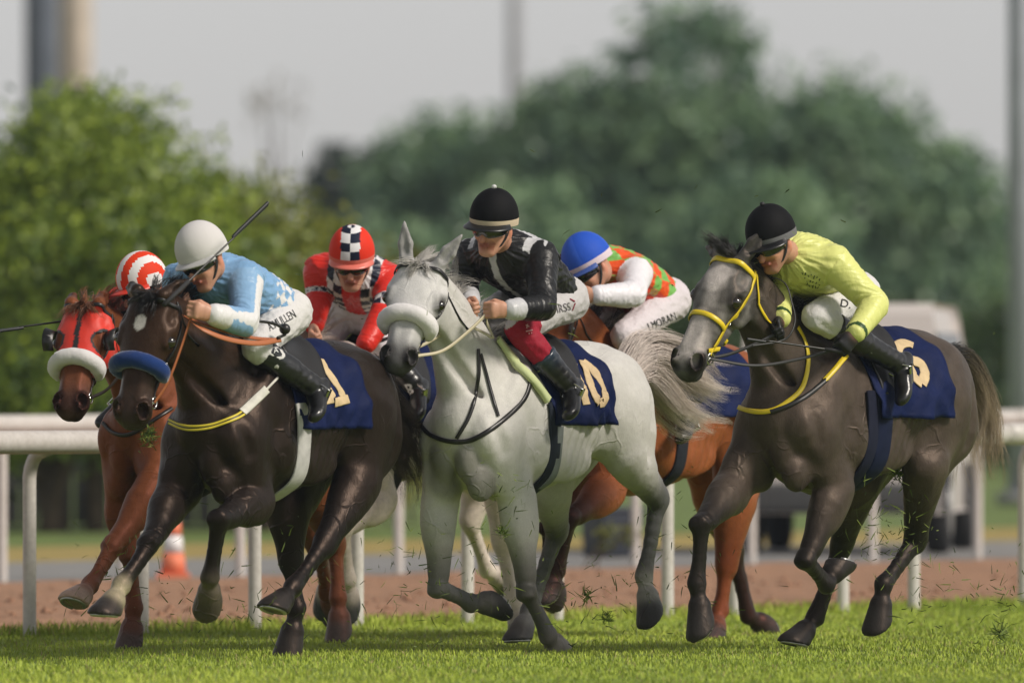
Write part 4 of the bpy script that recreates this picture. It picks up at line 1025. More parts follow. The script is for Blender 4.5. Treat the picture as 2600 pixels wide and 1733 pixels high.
    brm = mesh_obj('breeches', v, q, mat('breeches_' + key, attr=True, rough=.65, spec=.25, bump=[(13, .6, .03), (60, .2, .005)]), root, cols=cc)
    j['bbvh'] = bvh_of(v, q)
    # --- boots
    for n, s in (('l', 1), ('r', -1)):
        k, a, t = J[n + 'k'], J[n + 'a'], J[n + 't']; f = nrm(t - a); d = nrm(a - k); bt = []
        b0, b1 = V(*j.get('boot_top', (.012, .012, .013))), V(*j.get('boot', (.012, .012, .013)))
        k0 = k + (a - k) * j.get('boot_start', .26)
        bt.append(clipped(bone(k0, k + (a - k) * .55, .070, .058, k=.01, col=b0), k0 - d * .0, -d))
        bt += chain([(k + (a - k) * .5, .058), (k + (a - k) * .8, .048), (a - d * .01, .046)], k=.02, col=b1)
        heel = a + d * .045 - f * .045
        bt.append(bone(a, heel, .044, .034, k=.02, col=b1)); bt += chain([(heel, (.034, .030)), (a + d * .035 + f * .06, (.040, .034)), (a + d * .045 + f * .14, (.040, .026)), (t + d * .03, (.028, .02))], W=np.cross(f, d), k=.02, col=b1)
        v, q, c = polymesh(bt, .0055, tau=.008, base=b1); nb_ = vnormals(v, q)
        rel = (v - k) @ d; v = v + nb_ * (.0008 * np.sin(rel * 150 + 2 * value_noise(v, 30, 4)) * (rel > np.linalg.norm(a - k) * .55) * (rel < np.linalg.norm(a - k) * 1.05))[:, None]
        bo = mesh_obj('boot', v, q, mat('boot_leather', attr=True, rough=.3, spec=.5, coat=.1, bump=[(30, .35, .008), (120, .1, .002)]), root, cols=c)
        if n == 'l': j['lboot'] = bo; j['boot_bvh'] = bvh_of(v, q)
    J.update(Hc=Hc, A=A, B=Bv, C=Cc, pel=pel, chest=chest, fwd=fwd, lat=lat, bk=bk); j['J'] = J; j['root'] = root; j['fr'] = fr
    helmet(root, Hc, A, Bv, Cc, *j['cap'], s=j.get('cap_s', 1.0)); goggles(root, Hc, A, Bv, Cc)
    for n, s in (('l', 1), ('r', -1)):
        top = V(J[n + 'a'][0] * .5 + .06, s * .17, 1.33 + sp.get('dz', 0))
        stirrup(sp, J[n + 'a'] + nrm(J[n + 'a'] - J[n + 'k']) * .04, J[n + 't'], top)
    return j
# ------------------------------------------------------------------ dressing the horses
H = HORSES
for k_, s_ in H.items(): saddle(s_)
h = H['light_grey']
tag(h['root'], 'light grey horse with white fleece noseband and number 10 cloth, in the middle', 'horse', 'galloping race horses')
bridle(h, (.014, .014, .015), 'grey', roll=(.66, .64, .64))
saddle_cloth(h, .27, -.26, 98, seedn=2)
numeral(h, [([Z(8, 215, 250), Z(8, 300, 470), Z(8, 365, 690)], .062), ([Z(8, 330, 235), Z(8, 375, 380), Z(8, 425, 530), Z(8, 500, 670)], .052), ([Z(8, 500, 670), Z(8, 560, 660), Z(8, 555, 560), Z(8, 500, 430), Z(8, 420, 310), Z(8, 330, 235)], .05)])
girth(h, .20, .10, (.02, .025, .035)); girth(h, .165, .055, (.20, .22, .22), name='surcingle', th0=95)
mesh_obj('breastplate', *merge([px_strap(h, h['bvh'], [Z(4, 822, 165), Z(4, 880, 228), Z(4, 1000, 268), Z(4, 1130, 255), Z(4, 1290, 150), Z(4, 1410, 30), Z(3, 1560, 1240)], .024, 44),
    px_strap(h, h['bvh'], [Z(3, 1235, 1050), Z(3, 1238, 1250), Z(3, 1190, 1450), Z(4, 1030, 250)], .018), px_strap(h, h['bvh'], [Z(3, 1250, 1080), Z(3, 1310, 1290), Z(3, 1360, 1465)], .016)]), M_BLACK(), h['root'])
v, f = px_strap(h, h['bvh'], [Z(3, 1340, 1000), Z(3, 1440, 1120), Z(3, 1550, 1240), Z(3, 1650, 1370)], .045, 20, .02, .012)
mesh_obj('pad_edge', v, f, mat('pale_lime_felt', (.52, .58, .30), rough=.9, bump=(60, .4, .006)), h['root'])
mane(h, (.46, .44, .41), 700, back=(-.9, -.15, .15), length=.19, seed=4, droop=.35, locks=34)
tail(h, [(1640, 905), (1720, 965), (1780, 1010), (1840, 1030)], [.03, .10, .17, .19, .16], 6500, (.64, .56, .51), (.74, .65, .58), seed=3, curl=.035, locks=70)

h = H['black']
tag(h['root'], 'black horse with blue noseband and white star on its forehead', 'horse', 'galloping race horses')
bridle(h, (.012, .012, .013), 'black', roll=(.012, .035, .14))
saddle_cloth(h, .27, -.30, 100, seedn=5)
numeral(h, [([Z(10, 985, 1090), Z(10, 1120, 1290), Z(10, 1270, 1530)], .06), ([Z(10, 1100, 1000), Z(10, 1215, 1180), Z(10, 1345, 1370), Z(10, 1440, 1560)], .055), ([Z(10, 1300, 1580), Z(10, 1480, 1530)], .045), ([Z(10, 1160, 1560), Z(10, 1280, 1530)], .04)])
girth(h, .19, .12, (.44, .43, .42), wob=.03)
mesh_obj('breastplate', *merge([px_strap(h, h['bvh'], [Z(1, 1125, 1478), Z(1, 1240, 1518), Z(1, 1400, 1508), Z(1, 1560, 1452), Z(1, 1615, 1415)], .011, off=.004),
    px_strap(h, h['bvh'], [Z(1, 1125, 1500), Z(1, 1240, 1542), Z(1, 1400, 1530), Z(1, 1570, 1472), Z(1, 1625, 1440)], .011, off=.004)]), mat('yellow_webbing', (.62, .50, .04), rough=.5), h['root'])
v, f = px_strap(h, h['bvh'], [Z(1, 1122, 1490), Z(1, 1240, 1530), Z(1, 1400, 1519), Z(1, 1565, 1462), Z(1, 1620, 1428)], .030, thick=.004, off=.001); mesh_obj('breast_strap', v, f, M_BLACK(), h['root'])
v, f = px_strap(h, h['bvh'], [Z(1, 1605, 1432), Z(1, 1690, 1350), Z(1, 1765, 1275)], .044); mesh_obj('strap_tag', v, f, mat('white_tape', (.58, .56, .5), rough=.6, noise=(30, .15)), h['root'])
v, f = px_strap(h, h['bvh'], [Z(1, 1765, 1275), Z(1, 1840, 1195)], .012, 8); mesh_obj('strap_end', v, f, mat('white_tape'), h['root'])
mane(h, (.010, .009, .009), 1000, back=(-.8, -.3, .25), length=.20, seed=8)
tail(h, [(955, 1040), (1010, 1130), (1045, 1210), (1040, 1290)], [.03, .10, .13, .13, .09], 4200, (.010, .009, .009), (.03, .018, .012), seed=5, curl=.03, locks=50)

h = H['chestnut']
tag(h['root'], 'chestnut horse in a red blinker hood with white noseband, at far left', 'horse', 'galloping race horses')
# hood: a shell over the head with eye openings
hv = h['hpv'](h['verts']); D_, N_, S_ = h['DNS']
eye_d = np.minimum(np.linalg.norm((hv - V(.19, -.05, .1)) * V(1, 1, .6), axis=1), np.linalg.norm((hv - V(.19, -.05, -.1)) * V(1, 1, .6), axis=1))
lim = .30 + .12 * np.clip((np.abs(hv[:, 2]) - .05) / .05, 0, 1)
ins_ = (hv[:, 0] > .03) & (hv[:, 0] < lim) & (hv[:, 1] > -.24) & (hv[:, 1] < .06) & (np.abs(hv[:, 2]) < .15) & (eye_d > .056)
fm = ins_[h['Q']].all(1); fq = h['Q'][fm]; us, inv = np.unique(fq, return_inverse=True); inv = inv.reshape(fq.shape)
vo = h['verts'][us] + h['nn'][us] * .007; vi = h['verts'][us] + h['nn'][us] * .001
blk = (np.abs(hv[us, 2]) < .013) | ((hv[us, 0] > .265) & (np.abs(hv[us, 2]) < .07)) | (eye_d[us] < .066)
hc_ = np.where(blk[:, None], V(.012, .012, .013), V(.62, .028, .012))
hood = mesh_obj('hood', np.vstack([vo, vi]), np.vstack([inv, inv[:, ::-1] + len(us)]), mat('hood_cloth', attr=True, rough=.55, sheen=.2, bump=(50, .3, .004)), h['root'], cols=np.vstack([hc_, hc_]))
for s in (1, -1):
    P_ = [h['hp3'](.185 + .052 * math.cos(t), -.05 + .052 * math.sin(t), s * .118) for t in np.linspace(.2, 4.0, 20)]
    O_ = [h['hp3'](.175 + .062 * math.cos(t), -.05 + .062 * math.sin(t), s * .165) for t in np.linspace(.2, 4.0, 20)]
    v = np.vstack([P_, O_, np.array(O_) + D_ * -.006, np.array(P_) + D_ * -.006]); f = []
    for i in range(19):
        for a_ in range(4): b_ = (a_ + 1) % 4; f.append((a_ * 20 + i, a_ * 20 + i + 1, b_ * 20 + i + 1, b_ * 20 + i))
    mesh_obj('blinker_cup', v, f, M_BLACK(), hood)
bridle(h, (.013, .012, .012), 'chestnut', roll=(.64, .62, .62))
saddle_cloth(h, .27, -.34, 98, seedn=3); girth(h, .20, .10, (.03, .03, .04))
mesh_obj('breastplate', *merge([px_strap(h, h['bvh'], [Z(2, 590, 165), Z(2, 640, 215), Z(2, 720, 232), Z(2, 800, 195), Z(2, 975, 85)], .020)]), M_BLACK(), h['root'])
mane(h, (.20, .075, .03), 900, back=(-.8, -.2, .3), length=.2, seed=9)
tail(h, [(830, 1060), (900, 1150)], [.03, .08, .1], 900, (.12, .04, .02), seed=9)

h = H['dark_grey']
tag(h['root'], 'dark grey horse with bright yellow bridle and number 6 cloth, at far right', 'horse', 'galloping race horses')
YEL = (.70, .52, .02)
bridle(h, YEL, 'yellow', w=.026, second=False)
saddle_cloth(h, .24, -.36, 100, seedn=7, flare=.05)
numeral(h, [([Z(11, 1000, 590), Z(11, 930, 560), Z(11, 840, 600), Z(11, 880, 680), Z(11, 960, 770), Z(11, 1010, 890), Z(11, 1080, 950)], .062),
            ([Z(11, 990, 730), Z(11, 1070, 760), Z(11, 1110, 860), Z(11, 1080, 950)], .058)])
girth(h, .20, .12, (.012, .014, .03)); girth(h, .12, .13, (.008, .012, .035), name='surcingle', th0=45)
mesh_obj('breastplate', *merge([px_strap(h, h['bvh'], [Z(5, 583, 1265), Z(5, 640, 1300), Z(5, 760, 1330), Z(5, 860, 1318), Z(5, 950, 1262), Z(5, 1030, 1180), Z(5, 1060, 1020), Z(5, 1035, 900), Z(5, 995, 825)], .024, 44),
    px_strap(h, h['bvh'], [Z(5, 1160, 1145), Z(5, 1220, 1080), Z(5, 1290, 995)], .026)]), mat('bridle_yellow'), h['root'])
v, f = px_strap(h, h['bvh'], [Z(5, 840, 1330), Z(5, 950, 1290), Z(5, 1060, 1230), Z(5, 1170, 1140)], .024); mesh_obj('breast_strap', v, f, M_BLACK(), h['root'])
mane(h, (.014, .013, .013), 1500, back=(-.6, -.1, .0), length=.17, seed=12, droop=.6, locks=60, fl_dir=h['DNS'][1] * .5 + h['fr'].vec((-.4, 0, .5)))
tail(h, [(2440, 910), (2480, 985), (2500, 1080), (2495, 1160), (2500, 1240)], [.03, .05, .07, .10, .13], 3200, (.012, .011, .010), (.36, .28, .18), seed=6, curl=.05, locks=44)

h = H['white']
tag(h['root'], 'pale white-grey horse mostly hidden behind the black horse', 'horse', 'galloping race horses')
bridle(h, (.014, .014, .015), 'white'); saddle_cloth(h, .27, -.34, 98, seedn=4); girth(h, .2, .1, (.03, .03, .04))
mane(h, (.70, .62, .56), 700, back=(-.75, .2, .35), length=.22, seed=14, droop=.25, t1=.3, locks=26); tail(h, [(1200, 950), (1290, 1060)], [.03, .08, .1], 900, (.5, .45, .4), seed=19)
h = H['bay']
tag(h['root'], 'bay horse with black lower legs, behind the light grey one', 'horse', 'galloping race horses')
bridle(h, (.02, .014, .012), 'bay'); saddle_cloth(h, .24, -.40, 92, seedn=6); girth(h, .16, .10, (.02, .022, .03))
mane(h, (.02, .012, .01), 700, back=(-.8, -.2, .3), length=.2, seed=15); tail(h, [(1900, 1060), (1950, 1200), (1935, 1300)], [.03, .06, .08, .05], 900, (.02, .012, .01), seed=29)

# ------------------------------------------------------------------ jockeys
def blend(c, w, col): w = np.clip(w, 0, 1)[:, None]; return c * (1 - w) + np.asarray(col) * w
def base(i, col): return np.tile(np.asarray(col, float), (len(i['v']), 1))
def chk(a, b, n): return ((np.floor(a / n) + np.floor(b / n)) % 2 == 0).astype(float)
def jer_black(i):
    c = base(i, (.011, .011, .012)); SL = (.50, .50, .52); t = i['part'] == 0
    for n, s in (('l', 1), ('r', -1)):
        p = i['v'] - i['J'][n + 's']; x = (p @ i['lat_v']) * s; y = p @ i['fwd_v']; ang = np.arctan2(y, x); r = np.hypot(x + .06, y)
        c = blend(c, ((r < .085 + .035 * np.sin(ang * 7 + 1)) & (i['nback'] > -.1) & (i['tl' if s > 0 else 'tr'] < .35)).astype(float), SL)
        c = blend(c, (i['part'] == (1 if s > 0 else 2)) * (i['tl' if s > 0 else 'tr'] > 1.68), SL)
    c = blend(c, t * (np.abs(i['lat'] + .0) < .017) * (i['nback'] < .2), SL)
    return c
def jer_blue(i):
    BL = (.22, .38, .59); c = base(i, BL); WH = (.66, .65, .66); c = blend(c, i['part'] == 0, V(.19, .35, .57))
    for n, k, s in (('l', 1, 1), ('r', 2, -1)):
        t = i['t' + n]; a = (i['nn'] @ nrm(i['lat_v'] * s * .55 + i['bk_v'] * .2 - i['fwd_v'] * .55))
        c = blend(c, (i['part'] == k) * (a > .55) * (t > .1), WH); c = blend(c, (i['part'] == k) * (t > 1.62), WH)
    u = i['s'] * .44; ang = np.arctan2(i['lat'], i['back']) * .15
    c = blend(c, (i['part'] == 0) * (i['s'] < .42) * (i['s'] > .1) * chk(u + ang, u - ang, .055), WH)
    return c
def jer_lime(i):
    c = base(i, (.64, .66, .22)); 
    for n, k in (('l', 1), ('r', 2)): c = blend(c, (i['part'] == k) * (i['t' + n] > 1.86) * (i['t' + n] < 1.95), (.03, .07, .02))
    return c
def jer_checker(i):
    c = base(i, (.62, .028, .018)); NV = V(.012, .016, .035); W = V(.66, .65, .66)
    q = chk(i['s'] * .44 + .011, np.abs(i['lat']) + .006, .047)[:, None]; sq = NV * q + W * (1 - q)
    w = (i['part'] == 0) * (np.abs(i['lat']) > .045) * (np.abs(i['lat']) < .125) * (i['s'] > .25); c = c * (1 - w[:, None]) + sq * w[:, None]
    w = (i['part'] == 0) * (i['s'] < .32) ; c = c * (1 - w[:, None]) + sq * w[:, None]
    for n, k in (('l', 1), ('r', 2)):
        ang = np.arctan2(i['nn'] @ i['lat_v'], i['nn'] @ i['bk_v']) * .06; q = chk(i['t' + n] * .28, ang + 1, .042)[:, None]; sq2 = NV * q + W * (1 - q)
        w = (i['part'] == k) * (i['t' + n] > .72) * (i['t' + n] < 1.02); c = c * (1 - w[:, None]) + sq2 * w[:, None]
    return c
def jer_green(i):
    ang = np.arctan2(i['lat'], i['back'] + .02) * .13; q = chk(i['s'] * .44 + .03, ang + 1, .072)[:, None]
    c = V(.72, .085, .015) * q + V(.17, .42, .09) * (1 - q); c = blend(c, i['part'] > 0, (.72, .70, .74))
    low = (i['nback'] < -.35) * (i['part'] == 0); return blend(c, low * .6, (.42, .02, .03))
def jer_red(i): c = base(i, (.62, .04, .015)); return blend(c, (i['part'] > 0) * (i['tl'] > .9) * (i['tl'] < 1.2), (.68, .66, .66))
K = lambda c: (lambda az, el: c)
def cap_checker(az, el):
    x = math.cos(math.radians(el)) * math.sin(math.radians(az))
    if abs(x) < .42 and abs(az) < 150 or el > 78:
        return (.012, .016, .035) if (int((el + 360) // 20) + (x > 0)) % 2 else (.70, .69, .70)
    return (.66, .035, .015)
def cap_rings(az, el):
    d = V(math.cos(math.radians(el)) * math.cos(math.radians(az)), math.cos(math.radians(el)) * math.sin(math.radians(az)), math.sin(math.radians(el)))
    a = math.degrees(math.acos(max(-1, min(1, d @ nrm(V(.0, .96, -.15))))))
    return (.70, .68, .68) if int(a // 21) % 2 == 0 else (.66, .045, .014)
def cap_blue(az, el): return (.022, .085, .48) if int((az + 225) // 90) % 2 else (.035, .11, .55)
RID = {}
def add_jockey(hk, key, **j): j['key'] = key; RID[key] = build_jockey(H[hk], j); return RID[key]

j = add_jockey('light_grey', 'black', pelvis=Z(3, 1650, 730), chest=Z(3, 1428, 500), head=Z(3, 1335, 272), face=(-.48, -.86, -.22), up=(.05, -.15, 1),
    l_elbow=(Z(3, 1640, 795), 1), l_wrist=(Z(3, 1425, 812), 1), l_hand=(Z(3, 1200, 790), .06), r_elbow=(Z(3, 1150, 640), 0), r_wrist=(Z(3, 1190, 770), 1), r_hand=(Z(3, 1120, 800), -.02),
    l_knee=(Z(3, 1490, 935), .165), l_ankle=(Z(3, 1795, 1270), .30), l_toe=(Z(3, 1765, 1430), 1), jersey=jer_black, knee=V(.30, .010, .028), breech=V(.50, .485, .49), boot_top=(.03, .05, .08), boot_start=.48, silk_rough=.36,
    cap=(K((.005, .005, .006)), (.008, .008, .009), (.55, .45, .33), .7, 'black', .05, (.6, .6, .6)))
tag(j['root'], 'jockey in black silks with silver shoulders and black cap, on the light grey horse', 'person', 'jockeys')
j = add_jockey('black', 'blue', pelvis=Z(1, 1775, 765), chest=Z(1, 1430, 560), head=Z(1, 1345, 385), face=(-.60, -.68, -.42), up=(-.25, -.1, 1),
    l_elbow=(Z(1, 1625, 835), 1), l_wrist=(Z(1, 1405, 775), 1), l_hand=(Z(1, 1180, 730), .05), r_elbow=(Z(1, 1170, 720), 0), r_wrist=(Z(1, 1185, 700), 1), r_hand=(Z(1, 1150, 660), -.03),
    l_knee=(Z(1, 1700, 1000), .165), l_ankle=(Z(1, 2085, 1260), .30), l_toe=(Z(1, 2050, 1440), 1), jersey=jer_blue, boot_top=(.010, .011, .013), boot_start=.10,
    cap=(K((.58, .56, .56)), (.5, .49, .49), (.62, .60, .60), .75, 'white', .03, None))
tag(j['root'], 'jockey in light blue and white silks with a white cap', 'person', 'jockeys')
j = add_jockey('dark_grey', 'lime', pelvis=Z(5, 1235, 620), chest=Z(5, 1020, 440), head=Z(5, 845, 290), face=(-.58, -.74, -.40), up=(-.15, -.1, 1), gloves=True,
    l_elbow=(Z(5, 1465, 690), 0), l_wrist=(Z(5, 1340, 865), 1), l_hand=(Z(5, 1200, 990), .20), r_elbow=(Z(5, 880, 620), 0), r_wrist=(Z(5, 900, 780), 1), r_hand=(Z(5, 840, 820), -.05),
    l_knee=(Z(5, 1110, 760), .165), l_ankle=(Z(5, 1600, 1040), .32), l_toe=(Z(5, 1590, 1250), 1), jersey=jer_lime, boot_start=.22, beard=.7, wrinkle=1.2,
    cap=(K((.005, .005, .006)), (.007, .007, .008), (.14, .14, .15), .7, 'dark', .05, (.011, .011, .013)))
tag(j['root'], 'jockey in lime yellow silks and black cap, on the dark grey horse', 'person', 'jockeys')
j = add_jockey('white', 'checker', g=.0058, hem=.2, pelvis=Z(13, 600, 770), chest=Z(13, 545, 555), head=Z(3, 466, 488), face=(-.05, -.90, -.38), up=(0, -.2, 1), tl=.46,
    l_elbow=(Z(13, 745, 790), 1), l_wrist=(Z(13, 600, 1045), 1), l_hand=(Z(13, 500, 1110), .02), r_elbow=(Z(13, 285, 680), 0), r_wrist=(Z(13, 240, 905), 1),
    l_knee=(Z(13, 690, 1020), .16), l_ankle=(Z(3, 850, 1270), .31), l_toe=(Z(3, 830, 1440), 1), jersey=jer_checker, breech=V(.60, .55, .58),
    cap=(cap_checker, (.66, .16, .12), (.66, .16, .12), .6, 'checker', .025, None))
tag(j['root'], 'jockey in red silks with black and white checks and checked cap', 'person', 'jockeys')
j = add_jockey('bay', 'green', g=.0058, pelvis=Z(7, 1640, 740), chest=Z(7, 1190, 470), head=Z(7, 1010, 365), face=(-.66, -.55, -.52), up=(-.3, 0, 1),
    l_elbow=(Z(7, 1480, 690), 1), l_wrist=(Z(7, 1075, 700), 1), l_hand=(Z(7, 880, 690), .03), r_elbow=(Z(7, 980, 690), 0), r_wrist=(Z(7, 900, 760), 1),
    l_knee=(Z(7, 1380, 1130), .17), l_ankle=(Z(8, 1390, 830), .31), l_toe=(Z(8, 1310, 990), 1), jersey=jer_green, breech=V(.60, .55, .58),
    cap=(cap_blue, (.05, .10, .35), (.62, .52, .58), .6, 'blue', .025, None))
tag(j['root'], 'jockey in orange and green checked silks with a blue cap', 'person', 'jockeys')
j = add_jockey('chestnut', 'ringed', g=.0058, pelvis=Z(1, 1310, 860), chest=Z(1, 1030, 720), head=Z(1, 945, 580), face=(-.78, -.55, -.28), up=(-.1, 0, 1),
    l_elbow=(Z(1, 1250, 880), 1), l_wrist=(Z(1, 1040, 930), 1), r_elbow=(Z(1, 800, 760), 0), r_wrist=(Z(1, 815, 870), 1), r_hand=(Z(1, 730, 790), -.06),
    l_knee=(Z(1, 1280, 1080), .17), l_ankle=(Z(1, 1560, 1330), .30), l_toe=(Z(1, 1530, 1480), 1), jersey=jer_red,
    cap=(cap_rings, (.60, .04, .02), None, .6, 'ringed', .055, None))
tag(j['root'], 'jockey in red with a red and white ringed cap, at far left', 'person', 'jockeys')
# ------------------------------------------------------------------ the setting
RT = nrm(V(.595, .803, 0)); RN = V(-RT[1], RT[0], 0)          # along the rail / away from the track
RB = V(0, 59.7, 0)                                            # the rail line passes here
def rp(t, o, z=0.): return RB + RT * t + RN * o + V(0, 0, z)
def band(name, o0, o1, z, m, t0=-60, t1=700):
    return structure(mesh_obj(name, [rp(t0, o0, z), rp(t1, o0, z), rp(t1, o1, z), rp(t0, o1, z)], [(0, 1, 2, 3)], m, smooth=False))
m_ground = mat('dry_verge', (.13, .15, .045), rough=.95, noise=[(.6, .5, (.20, .17, .08)), (9, .25)], bump=(20, .4, .03))
structure(mesh_obj('ground', [(-3000, -50, -.020), (3000, -50, -.020), (3000, 5000, -.020), (-3000, 5000, -.020)], [(0, 1, 2, 3)], m_ground, smooth=False))
m_turf = mat('turf_soil', (.19, .26, .034), rough=.95, noise=[(1.2, .30), (30, .3)], bump=(60, .6, .02))
band('turf', -70, .22, 0., m_turf)
m_dirt = mat('red_dirt', (.33, .18, .105), rough=1., noise=[(2.2, .22), (17, .22)], bump=[(9, .7, .05), (40, .7, .03)])
NT = 220; NO = 60
tt = np.linspace(-9, 40, NT); oo = np.linspace(.15, 9.1, NO); TT, OO = np.meshgrid(tt, oo, indexing='ij')
ZZ = .012 * value_noise(np.stack([TT.ravel(), OO.ravel(), 0 * TT.ravel()], 1), 5, 1) + .012 * value_noise(np.stack([TT.ravel(), OO.ravel(), 0 * TT.ravel()], 1), 17, 2)
gv = RB + TT.ravel()[:, None] * RT + OO.ravel()[:, None] * RN; gv[:, 2] = np.clip(ZZ, -.015, .04) + .003
ix = np.arange(NT * NO).reshape(NT, NO); gq = np.stack([ix[:-1, :-1], ix[1:, :-1], ix[1:, 1:], ix[:-1, 1:]], -1).reshape(-1, 4)
structure(mesh_obj('dirt_track', gv, gq, m_dirt))
m_road = mat('asphalt', (.22, .215, .21), rough=.9, noise=[(3, .12), (60, .2)], bump=(80, .3, .01))
band('road', 9.1, 14.2, -.008, m_road)
m_strip = mat('dry_grass_strip', (.33, .25, .075), rough=.95, noise=[(2, .25), (30, .3)], bump=(40, .6, .03))
band('dry_verge_strip', 14.2, 18.5, -.012, m_strip)
band('far_grass', 18.5, 60, -.016, mat('far_grass', (.11, .16, .03), rough=.95, noise=[(1.5, .3), (20, .3)]))

# turf blades (short mown grass, nobody could count it)
def blades(n, t0, t1, o0, o1, hmin, hmax, seed, wid):
    r = np.random.default_rng(seed); t = r.uniform(t0, t1, n); o = r.uniform(o0, o1, n)
    P = RB + t[:, None] * RT + o[:, None] * RN
    keep = (np.abs(P[:, 0]) < .056 * P[:, 1] + .3) & (P[:, 1] > 46.5) & (P[:, 1] < 70); P = P[keep]; n = len(P)
    cl = value_noise(P, 3.0, 5) * .5 + value_noise(P, 11, 6) * .5
    hh = r.uniform(hmin, hmax, n) * (1 + .45 * cl); a = r.uniform(0, 6.28, n); lean = r.normal(0, .35, (n, 2))
    w = np.stack([np.cos(a), np.sin(a), 0 * a], 1) * (wid * r.uniform(.6, 1.3, n))[:, None]
    mid = P + np.stack([lean[:, 0] * hh * .3, lean[:, 1] * hh * .3, hh * .55], 1); tip = P + np.stack([lean[:, 0] * hh, lean[:, 1] * hh, hh * r.uniform(.75, 1, n)], 1)
    v = np.stack([P - w, P + w, mid + w * .8, mid - w * .8, tip], 1).reshape(-1, 3); b = np.arange(n)[:, None] * 5
    f = np.concatenate([b + [0, 1, 2], b + [0, 2, 3], b + [3, 2, 4]])
    g = np.clip(r.random(n)[:, None] * .6 + .2 + .5 * value_noise(P, 1.7, 15)[:, None] + .3 * cl[:, None], 0, 1); c = V(.20, .28, .028) * (1 - g) + V(.42, .49, .07) * g
    dry = (r.random(n) < .07)[:, None]; c = np.where(dry, V(.30, .26, .10), c)
    return v, f, np.repeat(c, 5, 0)
m_blade = mat('grass_blade', attr=True, rough=.6, spec=.25)
v, f, c = blades(520000, -24, 12, -14, .25, .010, .030, 3, .0028)
g_ = mesh_obj('turf_grass', v, f, m_blade, cols=c, smooth=False); g_['kind'] = 'stuff'; tag(g_, 'short green mown turf under the galloping horses', 'grass')
v, f, c = blades(26000, -24, 12, -.10, .42, .03, .085, 4, .0034)
g_ = mesh_obj('rail_edge_grass', v, f, m_blade, cols=c, smooth=False); g_['kind'] = 'stuff'; tag(g_, 'longer uneven grass along the foot of the near rail', 'grass')
# clods on the dirt
r = np.random.default_rng(12); vs = []; fs = []
for i in range(900):
    t, o = r.uniform(-9, 12), .3 + 8.6 * r.random() ** 1.6; s = r.uniform(.012, .05) * (1 - .03 * o); b = rp(t, o, .004); m = len(vs)
    pts = V(1, 1, .7) * s * np.array([(1, 0, 0), (0, 1, 0), (-1, 0, 0), (0, -1, 0), (0, 0, 1), (.3, .2, -.4)]) * r.uniform(.6, 1.3, (6, 3)); vs += list(b + pts)
    fs += [(m, m + 1, m + 4), (m + 1, m + 2, m + 4), (m + 2, m + 3, m + 4), (m + 3, m, m + 4), (m + 1, m, m + 5), (m + 2, m + 1, m + 5), (m + 3, m + 2, m + 5), (m, m + 3, m + 5)]
g_ = mesh_obj('dirt_clods', vs, fs, mat('dirt_clod', (.26, .14, .085), rough=1.), smooth=False); g_['kind'] = 'stuff'; tag(g_, 'loose clods of reddish earth on the dirt track', 'earth')

# ------------------------------------------------------------------ running rails
m_pvc = mat('white_pvc', (.56, .53, .505), rough=.42, spec=.4, noise=[(3, .06), (40, .10), (11, .4, (.42, .38, .34))], bump=(30, .05, .004))
def rail(o, us, zc, rad, label, over=.13, lens=5.2, shift=0., pr=.034):
    root = empty('running_rail', tuple(rp(0, o)), 0); off = rp(0, o)
    def t_of(u):
        k = (u - 1300) / FP; b = rp(0, o); return (k * b[1] - b[0]) / (RT[0] - k * RT[1])
    ts = sorted(t_of(u) for u in us)
    pm = None
    rz = math.atan2(RT[1], RT[0])
    pts = [V(0, 0, -.05), V(0, 0, .3), V(0, 0, zc - .26), V(0, 0, zc - .17), V(0, -.02, zc - .10), V(0, -.06, zc - .055), V(0, -over, zc - .035)]
    P = smooth_path(pts, 26); v, f = tube(P, pr, 12)
    for t in ts:
        if pm is None: po = mesh_obj('post', v, f, m_pvc, root); pm = po
        else: po = pm.copy(); COL.objects.link(po)
        po.location = tuple(RT * t); po.rotation_euler = (0, 0, rz + math.pi * 0)
    a = ts[0] - 2 + shift
    while a < ts[-1] + 1.5:
        b = a + lens - .012; n = 10; c0 = RT * a - RN * over; c1 = RT * b - RN * over; P = np.array([c0 + (c1 - c0) * x + V(0, 0, zc - .004 * math.sin(math.pi * x)) for x in np.linspace(0, 1, n)])
        mesh_obj('rail_section', *tube(P, rad, 20), m_pvc, root)
        mesh_obj('joint_sleeve', *tube(np.array([c1 - RT * .14 + V(0, 0, zc), c1 + RT * .15 + V(0, 0, zc)]), rad * 1.06, 20), m_pvc, root)
        a += lens
    return tag(root, label, 'rail', 'white running rails')
rail(0., [-210, 75, 361, 647, 907, 1187, 1415, 1695, 1865, 2140, 2320, 2600, 2800], .968, .058, 'nearer white running rail along the edge of the turf', shift=1.05)
rail(9.2, [-290, 5, 310, 610, 1012, 1310, 1613, 1908, 2215, 2482, 2740], .99, .058, 'farther white running rail beyond the dirt track', shift=.55, lens=4.6)

